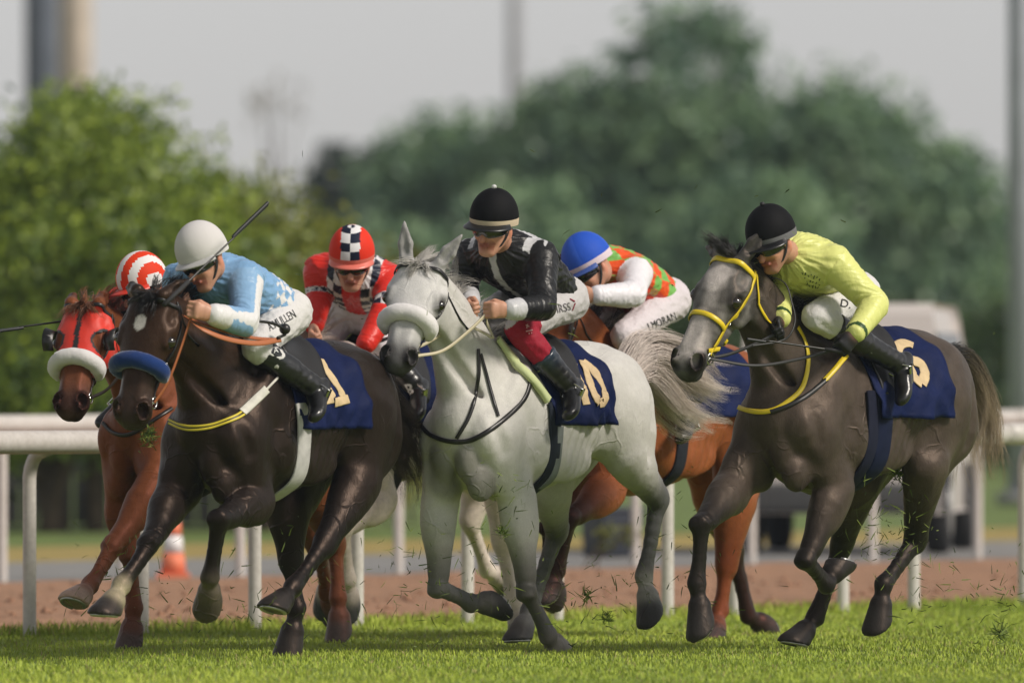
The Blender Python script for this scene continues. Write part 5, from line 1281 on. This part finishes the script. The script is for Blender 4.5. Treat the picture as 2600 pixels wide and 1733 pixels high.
# ------------------------------------------------------------------ trees
m_leaf = bpy.data.materials.new('leaves'); m_leaf.use_nodes = True
n = m_leaf.node_tree.nodes; l = m_leaf.node_tree.links; n.clear()
at_ = n.new('ShaderNodeAttribute'); at_.attribute_name = 'Col'; df = n.new('ShaderNodeBsdfDiffuse'); tr = n.new('ShaderNodeBsdfTranslucent'); gl_ = n.new('ShaderNodeBsdfGlossy'); gl_.inputs['Roughness'].default_value = .45
mx = n.new('ShaderNodeMixShader'); mx.inputs[0].default_value = .3; mx2 = n.new('ShaderNodeMixShader'); mx2.inputs[0].default_value = .05; ou = n.new('ShaderNodeOutputMaterial')
l.new(at_.outputs['Color'], df.inputs['Color']); l.new(at_.outputs['Color'], tr.inputs['Color']); l.new(df.outputs[0], mx.inputs[1]); l.new(tr.outputs[0], mx.inputs[2]); l.new(mx.outputs[0], mx2.inputs[1]); l.new(gl_.outputs[0], mx2.inputs[2]); l.new(mx2.outputs[0], ou.inputs[0])
m_bark = mat('bark', (.09, .065, .045), rough=.95, noise=(14, .35), bump=(30, .8, .02))
def tree(name, base_p, lobes, n, leaf, c0, c1, label, cat, group, seed, trunk=.09, stems=3, clump=.22):
    """lobes: [(dx, dy, z, rx, ry, rz)] relative to the foot; leaves in clumps through each lobe"""
    r = np.random.default_rng(seed); root = empty(name, tuple(base_p)); L = np.array(lobes, float)
    vol = (L[:, 3] * L[:, 4] * L[:, 5]) ** .7; pick = r.choice(len(L), size=max(60, n // 60), p=vol / vol.sum())
    d = r.normal(size=(len(pick), 3)); d /= np.linalg.norm(d, axis=1)[:, None]; rad = r.uniform(.3, 1.0, len(pick)) ** .5
    cc = L[pick, :3] + d * rad[:, None] * L[pick, 3:]; cs = clump * r.uniform(.5, 1.5, len(pick)); ct = r.random(len(pick))
    k = r.integers(len(pick), size=n); p = cc[k] + np.clip(r.normal(size=(n, 3)), -1.5, 1.5) * cs[k][:, None] * V(1, 1, .7); p[:, 2] = np.maximum(p[:, 2], .12)
    a = r.normal(size=(n, 3)); a /= np.linalg.norm(a, axis=1)[:, None]; b = np.cross(a, r.normal(size=(n, 3))); b /= np.linalg.norm(b, axis=1)[:, None]
    s = leaf * r.uniform(.6, 1.4, n)[:, None]
    v = np.stack([p - a * s, p + b * s * .45, p + a * s, p - b * s * .45], 1).reshape(-1, 3); f = np.arange(4 * n).reshape(n, 4)
    w = np.clip(.65 * ct[k] + .35 * r.random(n), 0, 1)[:, None]; col = np.array(c0) * (1 - w) + np.array(c1) * w
    mesh_obj('crown', v, f, m_leaf, root, smooth=False, cols=np.repeat(col, 4, 0))
    zt = L[:, 2].max()
    parts = []
    for q in range(stems):
        j = q % len(L); e = L[j, :3]; o = V(r.uniform(-.3, .3) * stems / 3, r.uniform(-.2, .2), -.05)
        P = smooth_path([o, o * .8 + e * V(.2, .2, .35), e], 12); parts.append(tube(P, np.linspace(trunk, trunk * .35, 12), 8))
        for w_ in range(3):
            t = r.integers(5, 11); e2 = e + r.normal(size=3) * L[j, 3:] * .6; parts.append(tube(smooth_path([P[t], (P[t] + e2) * .5 + V(0, 0, .1), e2], 7), np.linspace(trunk * .4, trunk * .1, 7), 6))
    mesh_obj('trunk', *merge(parts), m_bark, root)
    return tag(root, label, cat, group)
YG0, YG1 = (.022, .085, .035), (.40, .50, .05)
def foot(u, Y): return V((u - 1300) / FP * Y, Y, 0)
tree('bushy_tree', foot(210, 94), [(0, 0, 2.35, 1.15, 1.0, 1.15), (-.7, .2, 1.9, .9, .8, .95), (.75, -.1, 1.85, .85, .8, .95), (.2, -.4, 1.25, 1.1, .7, .6), (-.55, -.3, 1.2, .9, .7, .6), (.05, 0, 3.05, .55, .5, .55)], 52000, .045, YG0, YG1, 'large round bushy green tree at the left behind the rails', 'tree', 'background trees', 1, stems=7)
tree('bushy_tree', foot(600, 95), [(0, 0, 2.1, .75, .8, .85), (.45, 0, 1.6, .6, .7, .8), (-.3, -.2, 1.3, .7, .6, .7), (.3, -.3, 1.0, .7, .6, .55)], 34000, .045, YG0, (.40, .40, .045), 'yellow-green bushy tree behind the white-capped and checked jockeys', 'tree', 'background trees', 2, stems=5)
tree('shrub', foot(845, 96), [(-.1, 0, 1.5, .5, .6, .75), (.1, 0, .9, .55, .6, .6)], 16000, .05, (.10, .13, .018), (.48, .43, .045), 'bright yellow-green shrub right of the left trees', 'shrub', 'background shrubs', 3, stems=4)
tree('bushy_tree', foot(-190, 95), [(0, 0, 1.9, 1.0, .9, 1.1), (.3, -.3, 1.2, .9, .7, .7)], 20000, .055, YG0, (.16, .21, .03), 'green tree cut off by the left edge of the picture', 'tree', 'background trees', 4, stems=4)
tree('shrub', foot(1010, 99), [(-.1, 0, 2.15, .12, .12, .12), (.1, 0, 2.3, .14, .1, .07), (.27, 0, 2.42, .12, .1, .05), (-.2, 0, 1.2, .3, .3, .8)], 2600, .045, (.10, .13, .02), (.30, .27, .04), 'thin yellow-green branch rising beside the checked cap', 'shrub', 'background shrubs', 5, stems=4, trunk=.02, clump=.06)
BG0, BG1 = (.06, .13, .11), (.30, .44, .21)  # far leaf colours lightened and blued: part of the distance haze is painted in
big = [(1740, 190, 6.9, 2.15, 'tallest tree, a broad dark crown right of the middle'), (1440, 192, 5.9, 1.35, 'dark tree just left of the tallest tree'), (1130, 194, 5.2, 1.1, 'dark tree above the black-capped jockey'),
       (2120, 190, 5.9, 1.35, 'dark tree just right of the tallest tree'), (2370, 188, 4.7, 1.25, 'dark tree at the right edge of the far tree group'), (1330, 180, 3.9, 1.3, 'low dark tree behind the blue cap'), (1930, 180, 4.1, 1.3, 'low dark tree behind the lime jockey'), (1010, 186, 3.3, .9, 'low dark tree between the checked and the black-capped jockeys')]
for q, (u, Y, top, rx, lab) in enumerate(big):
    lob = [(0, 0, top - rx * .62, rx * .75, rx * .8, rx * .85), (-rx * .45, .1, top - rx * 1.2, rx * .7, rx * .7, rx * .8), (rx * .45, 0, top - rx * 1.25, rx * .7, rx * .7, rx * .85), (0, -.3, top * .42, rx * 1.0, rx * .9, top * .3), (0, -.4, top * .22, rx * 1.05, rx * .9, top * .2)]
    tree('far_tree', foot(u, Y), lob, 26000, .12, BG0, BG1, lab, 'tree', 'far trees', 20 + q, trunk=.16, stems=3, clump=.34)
tree('far_tree', foot(865, 260), [(0, 0, 5.6, .72, .8, .85), (0, 0, 4.2, .95, .8, 1.2), (0, 0, 2.4, 1.1, .8, 1.2)], 12000, .13, (.02, .035, .03), (.06, .085, .05), 'small round blue-grey tree far off between the tree groups', 'tree', 'far trees', 40, trunk=.14)
tree('palm_tree', foot(700, 300), [(0, 0, 8.6, .55, .5, .45), (-.5, 0, 8.2, .3, .3, .3), (.5, 0, 8.3, .3, .3, .3)], 45, .16, (.38, .36, .35), (.42, .40, .38), 'faint slender palm far off above the left trees', 'tree', 'far trees', 41, trunk=.09, stems=1)  # palm leaves coloured pale grey, so the fading by haze sits in their colour
for q, (u, Y, wv) in enumerate([(1240, 150, 1.6), (1560, 150, 1.8), (2030, 150, 1.8), (2440, 148, 1.5), (2700, 150, 1.4), (900, 150, 1.2)]):
    tree('hedge_shrub', foot(u, Y), [(0, 0, 1.0, wv, .8, .95), (wv * .4, 0, 1.5, wv * .5, .6, .7)], 13000, .09, (.016, .05, .018), (.13, .20, .05), ['dark hedge shrub behind the grey horse', 'dark hedge shrub behind the bay horse', 'dark hedge shrub behind the dark grey horse head', 'dark hedge shrub behind the van', 'dark hedge shrub beyond the right pole', 'dark hedge shrub behind the yellow-green shrub'][q], 'shrub', 'hedge shrubs', 60 + q, stems=3, clump=.26)
# dark board fence under the left trees
fr_root = empty('board_fence', tuple(foot(60, 97.5))); m_fen = mat('dark_fence', (.055, .055, .052), rough=.9, noise=(6, .3))
bm = None
for q in range(34):
    bx_ = V(-2.2 + q * .15, (q % 2) * .01, 0); w_, h_ = .135, .66 + .02 * ((q * 7) % 3)
    if bm is None:
        vv = [(x, y, z) for x in (-.0675, .0675) for y in (-.012, .012) for z in (0, .68)]; bm = mesh_obj('board', vv, [(0, 1, 3, 2), (4, 6, 7, 5), (0, 4, 5, 1), (2, 3, 7, 6), (1, 5, 7, 3), (0, 2, 6, 4)], m_fen, fr_root, smooth=False); o_ = bm
    else: o_ = bm.copy(); COL.objects.link(o_)
    o_.location = tuple(bx_)
tag(fr_root, 'dark weathered board fence under the left trees', 'fence')

# ------------------------------------------------------------------ poles, cone, crate, van
def pole(u, Y, wpx, top, col, label, cap=None):
    r_ = wpx / FP * Y / 2; P = [V(0, 0, 0), V(0, 0, top * .5), V(0, 0, top)]; root = empty('light_mast', tuple(foot(u, Y)))
    mesh_obj('shaft', *tube(P, np.array([r_ * 1.06, r_, r_ * .95]), 20), mat('mast_' + label[:9].replace(' ', '_'), col, rough=.6, noise=(4, .1)), root)
    mesh_obj('base_plate', *tube([V(0, 0, 0), V(0, 0, .12)], r_ * 1.9, 12), mat('mast_base', (.25, .25, .25), rough=.7), root)
    return tag(root, label, 'mast', 'light masts')
pole(105, 170, 84, 14, (.10, .115, .15), 'dark blue-grey mast at the upper left, left of the beige one')
pole(192, 172, 86, 14, (.52, .44, .37), 'beige mast at the upper left behind the bushy tree')
pole(1308, 260, 36, 18, (.34, .34, .37), 'slim grey mast above the black-capped jockey')
pole(2592, 112, 66, 9, (.36, .38, .43), 'pale grey mast at the right edge of the picture')
# traffic cone
cb = V(*foot(440, ground_y(1466))); cr = empty('traffic_cone', tuple(cb)); m_or = mat('cone_orange', (.75, .20, .10), rough=.6); m_wh = mat('cone_white', (.75, .73, .73), rough=.4)
def frust(z0, z1, r0, r1): return tube([V(0, 0, z0), V(0, 0, z1)], np.array([r0, r1]), 24)
RC = lambda z: .085 - .062 * z / .56
for z0, z1, m_ in ((.03, .16, m_or), (.16, .27, m_wh), (.27, .36, m_or), (.36, .46, m_wh), (.46, .56, m_or)): mesh_obj('sleeve' if m_ is m_wh else 'cone_band', *frust(z0, z1, RC(z0), RC(z1)), m_, cr)
vv = [(x, y, z) for x in (-.105, .105) for y in (-.105, .105) for z in (0, .03)]; mesh_obj('base', vv, [(0, 1, 3, 2), (4, 6, 7, 5), (0, 4, 5, 1), (2, 3, 7, 6), (1, 5, 7, 3), (0, 2, 6, 4)], m_or, cr, smooth=False)
tag(cr, 'orange and white traffic cone by the road behind the black horse', 'cone')
def rbox(name, c, sx, sy, sz, m, parent, bev=.03, taper=(1, 1), rz=0.):
    """bevelled box; taper scales the top"""
    import bmesh
    bm_ = bmesh.new(); bmesh.ops.create_cube(bm_, size=1)
    for v_ in bm_.verts:
        k = 1 if v_.co.z < 0 else None
        v_.co = Vector((v_.co.x * sx * (1 if k else taper[0]), v_.co.y * sy * (1 if k else taper[1]), v_.co.z * sz))
    bmesh.ops.bevel(bm_, geom=bm_.edges[:], offset=bev, segments=3, affect='EDGES', profile=.6)
    bmesh.ops.rotate(bm_, verts=bm_.verts, cent=(0, 0, 0), matrix=Matrix.Rotation(rz, 3, 'Z')); bmesh.ops.translate(bm_, verts=bm_.verts, vec=Vector(c))
    me = bpy.data.meshes.new(name); bm_.to_mesh(me); bm_.free(); me.materials.append(m); me.polygons.foreach_set('use_smooth', np.ones(len(me.polygons), dtype=bool))
    o = bpy.data.objects.new(name, me); COL.objects.link(o); o.parent = parent; return o
ck = empty('plastic_crate', tuple(foot(1555, ground_y(1412))), .5); m_ck = mat('dark_plastic', (.018, .022, .035), rough=.5)
rbox('tub', (0, 0, .17), .32, .30, .34, m_ck, ck, .02, (1.08, 1.08)); rbox('rim', (0, 0, .335), .37, .35, .035, m_ck, ck, .012)
tag(ck, 'dark blue-black plastic tub standing on the road behind the bay horse', 'tub')
tree('weed', foot(1560, ground_y(1440)), [(-.05, 0, .20, .08, .06, .08), (.1, 0, .22, .08, .06, .08)], 260, .02, (.10, .13, .03), (.26, .26, .06), 'leafy yellow-green weed in front of the dark tub', 'plant', None, 77, trunk=.008, stems=3, clump=.03)
# white van
VY = 82.; vr = empty('parked_van', tuple(foot(2172, VY + 1.4)), math.radians(90 - 7)); vr.scale = (.85, .90, .96); m_van = mat('van_paint', (.58, .53, .50), rough=.32, spec=.5, coat=.4); m_gl = mat('van_glass', (.02, .025, .03), rough=.08, spec=.6); m_ty = mat('tyre', (.015, .015, .016), rough=.85); m_rim = mat('wheel_rim', (.45, .44, .43), rough=.35, metal=.7)
prof = [(-1.75, .30), (-1.75, 1.02), (-1.62, 1.12), (-1.42, 1.80), (-1.25, 1.88), (1.05, 1.86), (1.25, 1.78), (1.72, 1.10), (2.15, .98), (2.25, .80), (2.27, .30)]
vs = []; fs = []; npf = len(prof)
ys = [(-.80, .90, 0), (-.84, .98, .0), (-.84, 1.0, 0), (.84, 1.0, 0), (.84, .98, 0), (.80, .90, 0)]
for y, sc_, _ in ys:
    for x, z in prof:
        tw = 1 - .14 * max(0, z - 1.0); cx, cz = .2, .95
        vs.append((cx + (x - cx) * (1 if abs(y) > .82 and sc_ > .95 else .965), y * tw, cz + (z - cz) * (1 if sc_ > .95 else .965)))
for a_ in range(5):
    for b_ in range(npf): c_ = (b_ + 1) % npf; fs.append((a_ * npf + b_, a_ * npf + c_, (a_ + 1) * npf + c_, (a_ + 1) * npf + b_))
fs.append(tuple(range(npf))); fs.append(tuple(5 * npf + q for q in range(npf))[::-1])
mesh_obj('body', vs, fs, m_van, vr, smooth=False)
for s_ in (-1, 1):
    for x0, x1 in ((-1.25, -.45), (-.38, .42), (.49, 1.20)):
        y_ = s_ * .842 * .955; mesh_obj('window', [(x0, y_ * 1.0 + s_ * .022, 1.18), (x1 + (.12 if x1 > 1 else 0), y_ + s_ * .022, 1.18), (x1 - (.12 if x1 > 1 else 0), y_ - s_ * .045, 1.66), (x0 + (.1 if x0 < -1 else 0), y_ - s_ * .045, 1.66),
            (x0, y_ + s_ * .002, 1.18), (x1 + (.12 if x1 > 1 else 0), y_ + s_ * .002, 1.18), (x1 - (.12 if x1 > 1 else 0), y_ - s_ * .065, 1.66), (x0 + (.1 if x0 < -1 else 0), y_ - s_ * .065, 1.66)], [(0, 1, 2, 3), (7, 6, 5, 4), (0, 4, 5, 1), (1, 5, 6, 2), (2, 6, 7, 3), (3, 7, 4, 0)], m_gl, vr, smooth=False)
    for x in (-1.05, 1.45):
        P = [V(x, s_ * (.66 + .2 * q), .33) for q in (0, .1, .5, .9, 1)]; w_ = mesh_obj('wheel', *tube(P, np.array([.28, .33, .335, .33, .28]), 28), m_ty, vr); mesh_obj('rim', *tube([V(x, s_ * .80, .33), V(x, s_ * .868, .33)], .2, 20), m_rim, w_)
    rbox('headlight', (2.22, s_ * .62, .82), .10, .30, .15, mat('lamp_glass', (.6, .6, .6), rough=.15), vr, .03); rbox('tail_light', (-1.74, s_ * .70, 1.0), .06, .12, .32, mat('red_lamp', (.4, .02, .02), rough=.25), vr, .02)
rbox('bumper', (2.24, 0, .42), .14, 1.62, .22, mat('bumper', (.06, .06, .06), rough=.6), vr, .05); rbox('bumper', (-1.76, 0, .42), .12, 1.62, .22, mat('bumper'), vr, .05)
mesh_obj('windscreen', [(1.30, -.66, 1.74), (1.30, .66, 1.74), (1.735, .72, 1.14), (1.735, -.72, 1.14), (1.28, -.66, 1.72), (1.28, .66, 1.72), (1.71, .72, 1.12), (1.71, -.72, 1.12)], [(0, 3, 2, 1), (4, 5, 6, 7), (0, 1, 5, 4), (1, 2, 6, 5), (2, 3, 7, 6), (3, 0, 4, 7)], m_gl, vr, smooth=False)
tag(vr, 'white van parked on the road behind the dark grey horse', 'van')

# ------------------------------------------------------------------ turf thrown up by the hooves
r = np.random.default_rng(31); vs = []; fs = []; cs = []
src = [(700, 1480, 150, 110, 52.5, 46), (330, 1450, 170, 120, 52.8, 50), (1120, 1480, 230, 150, 53, 110), (1500, 1500, 190, 130, 53.5, 70), (1750, 1400, 160, 150, 53.5, 60), (2250, 1330, 120, 110, 53.6, 110), (2350, 1480, 190, 120, 53.6, 80), (1300, 1260, 80, 60, 52.6, 26), (380, 1110, 26, 26, 53.4, 50), (2560, 1520, 70, 60, 53.5, 40), (560, 1560, 240, 50, 52.6, 40), (1500, 700, 900, 250, 53, 22)]
for u, v_, su, sv, Y, n_ in src:
    for q in range(int(n_ * 1.7)):
        p = at(u + r.normal() * su * .6, min(v_ + r.normal() * sv * .6, 1640), Y + r.normal() * .35); p[2] = max(p[2], .03); L_ = r.uniform(.008, .038); d = nrm(r.normal(size=3)); w_ = nrm(np.cross(d, r.normal(size=3))) * r.uniform(.0012, .003); b_ = nrm(np.cross(d, w_)) * L_ * r.uniform(-.25, .25); m = len(vs)
        vs += [p - d * L_ - w_, p - d * L_ + w_, p + b_ + w_, p + b_ - w_, p + d * L_]; fs += [(m, m + 1, m + 2, m + 3), (m + 3, m + 2, m + 4)]
        g = r.random(); cs += [V(.03, .05, .012) * (1 - g) + V(.15, .20, .03) * g] * 5
g_ = mesh_obj('flying_grass', vs, fs, m_blade, cols=np.array(cs), smooth=False); g_['kind'] = 'stuff'; tag(g_, 'torn blades of grass flying up round the hooves', 'grass')
def divot(u, v_, Y, size, n_, seed, label):
    r = np.random.default_rng(seed); vs = []; fs = []; cs = []; c = at(u, v_, Y)
    for q in range(n_):
        d = nrm(r.normal(size=3) + V(0, 0, .3)); L_ = size * r.uniform(.4, 1.2); w_ = nrm(np.cross(d, r.normal(size=3))) * .003; p = r.normal(size=3) * size * .2; b = nrm(np.cross(d, w_)) * L_ * .15; m = len(vs)
        vs += [p - w_, p + w_, p + d * L_ * .5 + b + w_ * .7, p + d * L_ * .5 + b - w_ * .7, p + d * L_]; fs += [(m, m + 1, m + 2, m + 3), (m + 3, m + 2, m + 4)]; g = r.random(); cs += [V(.03, .055, .012) * (1 - g) + V(.16, .22, .03) * g] * 5
    o = mesh_obj('grass_tuft', vs, fs, m_blade, cols=np.array(cs), smooth=False); o.location = tuple(c); tag(o, label, 'tuft', 'flying turf tufts')
divot(2280, 1205, 53.6, .075, 60, 1, 'torn grass tuft in the air between the dark grey horse legs')
divot(2310, 1180, 53.6, .05, 36, 2, 'smaller grass tuft in the air below the dark grey belly')
divot(1490, 1515, 53.2, .06, 46, 3, 'grass tuft flying right of the light grey horse')
divot(1540, 1570, 53.0, .055, 44, 4, 'grass tuft just above the turf under the bay horse')
divot(1275, 1350, 52.6, .06, 46, 5, 'grass tuft flying before the light grey forelegs')
divot(2540, 1605, 53.2, .07, 60, 6, 'dark torn tuft near the turf at the right edge')
divot(380, 1100, 53.15, .05, 60, 7, 'green tuft caught at the chestnut horse chest')
# air
hz = structure(mesh_obj('haze', [(x, y, z) for x in (-60, 60) for y in (-4, 420) for z in (-1.0, 20)], [(0, 1, 3, 2), (4, 6, 7, 5), (0, 4, 5, 1), (2, 3, 7, 6), (1, 5, 7, 3), (0, 2, 6, 4)], None, smooth=False)); hz['kind'] = 'stuff'
tag(hz, 'pale haze in the air over the far trees', 'haze')
mh = bpy.data.materials.new('haze'); mh.use_nodes = True; n = mh.node_tree.nodes; n.clear(); pv = n.new('ShaderNodeVolumePrincipled'); ou = n.new('ShaderNodeOutputMaterial')
pv.inputs['Color'].default_value = (.74, .86, 1.0, 1); pv.inputs['Density'].default_value = .00028; pv.inputs['Anisotropy'].default_value = .2
mh.node_tree.links.new(pv.outputs[0], ou.inputs['Volume']); hz.data.materials.append(mh)
# ------------------------------------------------------------------ whips, reins, lettering
M_INK = lambda: mat('printed_ink', (.02, .02, .022), rough=.7)
def wpt(uv, Y): return at(uv[0], uv[1], Y)
def crop(p0, p1, label, flap=.34, r=.006, fw=.016, fl_dir=(0, 1, .2)):
    p0, p1 = np.asarray(p0, float), np.asarray(p1, float); root = empty('riding_crop', tuple(p0)); d = p1 - p0; L = np.linalg.norm(d)
    P = np.array([d * t + V(0, 0, 0) for t in np.linspace(0, 1 - flap * .9, 14)]); mesh_obj('shaft', *tube(P, np.linspace(r, r * .7, 14), 8), M_BLACK(), root)
    mesh_obj('handle', *tube(np.array([d * t for t in (-.10, 0, .16)]), np.array([.011, .0095, .009]), 10), mat('rubber_grip', (.02, .02, .022), rough=.8), root)
    a = d * (1 - flap); b = d; n_ = nrm(np.cross(nrm(d), np.array(fl_dir, float))); v1, f1 = strap(resample([a + P[-1] * 0, (a + b) / 2, b], 8), [n_] * 8, np.interp(np.linspace(0, 1, 8), [0, .1, 1], [.014, fw * 1.6, fw * 2.0]), .012)
    mesh_obj('flap', v1, f1, mat('padded_flap', (.014, .015, .018), rough=.5, bump=(40, .3, .004)), root)
    return tag(root, label, 'whip', 'riding whips')
J2 = RID['blue']; f2 = H['black']['fr']; g2 = f2.world(J2['J']['rgrip'])
crop(wpt(Z(1, 1150, 655), 51.05), wpt(Z(1, 1783, 48), 51.45), 'black whip raised diagonally past the white cap', flap=.37, fl_dir=(.3, 1, .0))
J3 = RID['ringed']; g3 = H['chestnut']['fr'].world(J3['J']['rgrip'])
crop(wpt(Z(1, 790, 775), g3[1] - .03), wpt(Z(1, -120, 895), g3[1] - .25), 'black whip pointing left out of the picture', flap=.30)
J4 = RID['lime']; g4 = H['dark_grey']['fr'].world(J4['J']['lgrip'])
crop(wpt(Z(5, 1250, 968), g4[1] - .02), wpt(Z(5, 700, 888), g4[1] - .20), 'black whip held low across the dark grey horse neck', flap=.2, fw=.008)
J5 = RID['checker']; g5 = H['white']['fr'].world(J5['J']['lgrip'])
crop(wpt(Z(3, 395, 1085), g5[1] - .03), wpt(Z(3, 760, 970), g5[1] + .05), 'black whip in the hand of the red checked jockey', flap=.3)
def reins(hk, rk, color, w=.016, sag=.05):
    h, J = H[hk], RID[rk]['J']
    for i, n_ in ((0, 'l'), (1, 'r')):
        b, g = h['bits'][i], J[n_ + 'grip']; rein(h, [b, b * .65 + g * .35 - V(0, 0, sag), b * .3 + g * .7 - V(0, 0, sag * .7), g], color, w)
reins('light_grey', 'black', (.50, .44, .30)); reins('black', 'blue', (.36, .11, .04)); reins('dark_grey', 'lime', (.02, .02, .02)); reins('chestnut', 'ringed', (.03, .02, .018)); reins('bay', 'green', (.03, .02, .018)); reins('white', 'checker', (.03, .03, .03))
h = H['black']; fr = h['fr']
rein(h, [fr.px(Z(1, 1215, 790), .10), fr.px(Z(1, 1330, 870), .22), fr.px(Z(1, 1500, 940), .28), fr.px(Z(1, 1700, 970), .29), fr.px(Z(1, 1860, 945), .27)], (.40, .13, .05), .026)
rein(h, [fr.px(Z(1, 1215, 790), .08), fr.px(Z(1, 1400, 860), .20), fr.px(Z(1, 1650, 930), .27), fr.px(Z(1, 1860, 950), .27)], (.36, .11, .04), .018)
v, f = merge([tube(smooth_path([fr.px(Z(1, 1840, 935), .28), fr.px(Z(1, 1900, 900), .29), fr.px(Z(1, 1830, 845), .29), fr.px(Z(1, 1720, 825), .285), fr.px(Z(1, 1710, 850), .28)], 24), .007, 7), uv_sphere(fr.px(Z(1, 1890, 875), .29), .026, 12, 8)]); mesh_obj('rein_knot', v, f, M_BLACK(), h['bridle'])
h = H['dark_grey']; fr = h['fr']
rein(h, [fr.px(Z(5, x, y), l_) for x, y, l_ in ((790, 545, .0), (860, 530, .06), (930, 570, .12), (965, 680, .16), (985, 780, .18), (955, 870, .18), (890, 910, .15), (730, 935, .10))], (.015, .015, .016), .010)
v, f = px_strap(h, h['bvh'], [Z(5, 460, 965), Z(5, 560, 945), Z(5, 680, 930)], .022, 14); mesh_obj('rein_stop', v, f, mat('bridle_yellow'), h['bridle'])
h = H['light_grey']; fr = h['fr']
rein(h, [RID['black']['J']['lgrip'], fr.px(Z(3, 1290, 880), .14), fr.px(Z(3, 1330, 980), .17), fr.px(Z(3, 1290, 960), .15), fr.px(Z(3, 1210, 920), .10)], (.55, .50, .34), .018)
# lettering
j = RID['blue']; br_ = [c for c in j['root'].children if c.name.startswith('breeches')][0]
text_on(j['fr'], j['bbvh'], 'A.MULLEN', Z(1, 1790, 892), Z(1, 1965, 795), 21, M_INK(), br_)
text_on(j['fr'], j['boot_bvh'], 'A', Z(1, 1815, 1035), Z(1, 1845, 1030), 13, mat('white_ink', (.75, .75, .75), rough=.6), j['lboot'])
j = RID['black']; br_ = [c for c in j['root'].children if c.name.startswith('breeches')][0]
text_on(j['fr'], j['bbvh'], 'VIRSS', Z(3, 1690, 838), Z(3, 1808, 812), 20, mat('grey_ink', (.12, .11, .12), rough=.7), br_)
m_r = mat('maroon_ink', (.22, .01, .03), rough=.7); m_p = mat('pink_ink', (.65, .35, .38), rough=.7)
for a_, b_ in (((1560, 880), (1640, 845)), ((1800, 745), (1830, 760)), ((1832, 770), (1815, 815))):
    v, f = px_strap(H['light_grey'], j['bbvh'], [Z(3, *a_), Z(3, *b_)], .008, 6, .001, .003); mesh_obj('piping', v, f, m_r, br_)
for a_, b_ in (((1530, 905), (1550, 915)), ((1540, 900), (1535, 925)), ((1530, 942), (1570, 935)), ((1548, 950), (1552, 958)), ((1562, 950), (1566, 955))):
    v, f = px_strap(H['light_grey'], j['bbvh'], [Z(3, *a_), Z(3, *b_)], .006, 4, .001, .004); mesh_obj('emblem_stroke', v, f, m_p, br_)
j = RID['green']; br_ = [c for c in j['root'].children if c.name.startswith('breeches')][0]
text_on(j['fr'], j['bbvh'], 'J.MORAN', Z(7, 1640, 1065), Z(7, 1930, 945), 19, M_INK(), br_)
j = RID['lime']; br_ = [c for c in j['root'].children if c.name.startswith('breeches')][0]; sk_ = [c for c in j['root'].children if c.name.startswith('silks')][0]
text_on(j['fr'], j['bbvh'], 'D.', Z(5, 1248, 700), Z(5, 1312, 712), 20, M_INK(), br_)
m_gi = mat('green_ink', (.05, .09, .02), rough=.7); r = np.random.default_rng(5); marks = []
for ln in range(3):
    for q in range(7 - ln):
        x = 1030 + ln * 12 + q * 17; y = 500 + ln * 32 + q * 6; pts = [Z(5, x + r.uniform(-6, 6), y + r.uniform(-11, 11)) for _ in range(3)]
        try: marks.append(px_strap(H['dark_grey'], j['jbvh'], pts, .0045, 6, .001, .004))
        except Exception: pass
if marks: mesh_obj('printed_marks', *merge(marks), m_gi, sk_)
j = RID['checker']
text_on(j['fr'], j['boot_bvh'], 'B', Z(3, 795, 1335), Z(3, 850, 1325), 28, mat('white_ink'), j['lboot'], bold=.02)
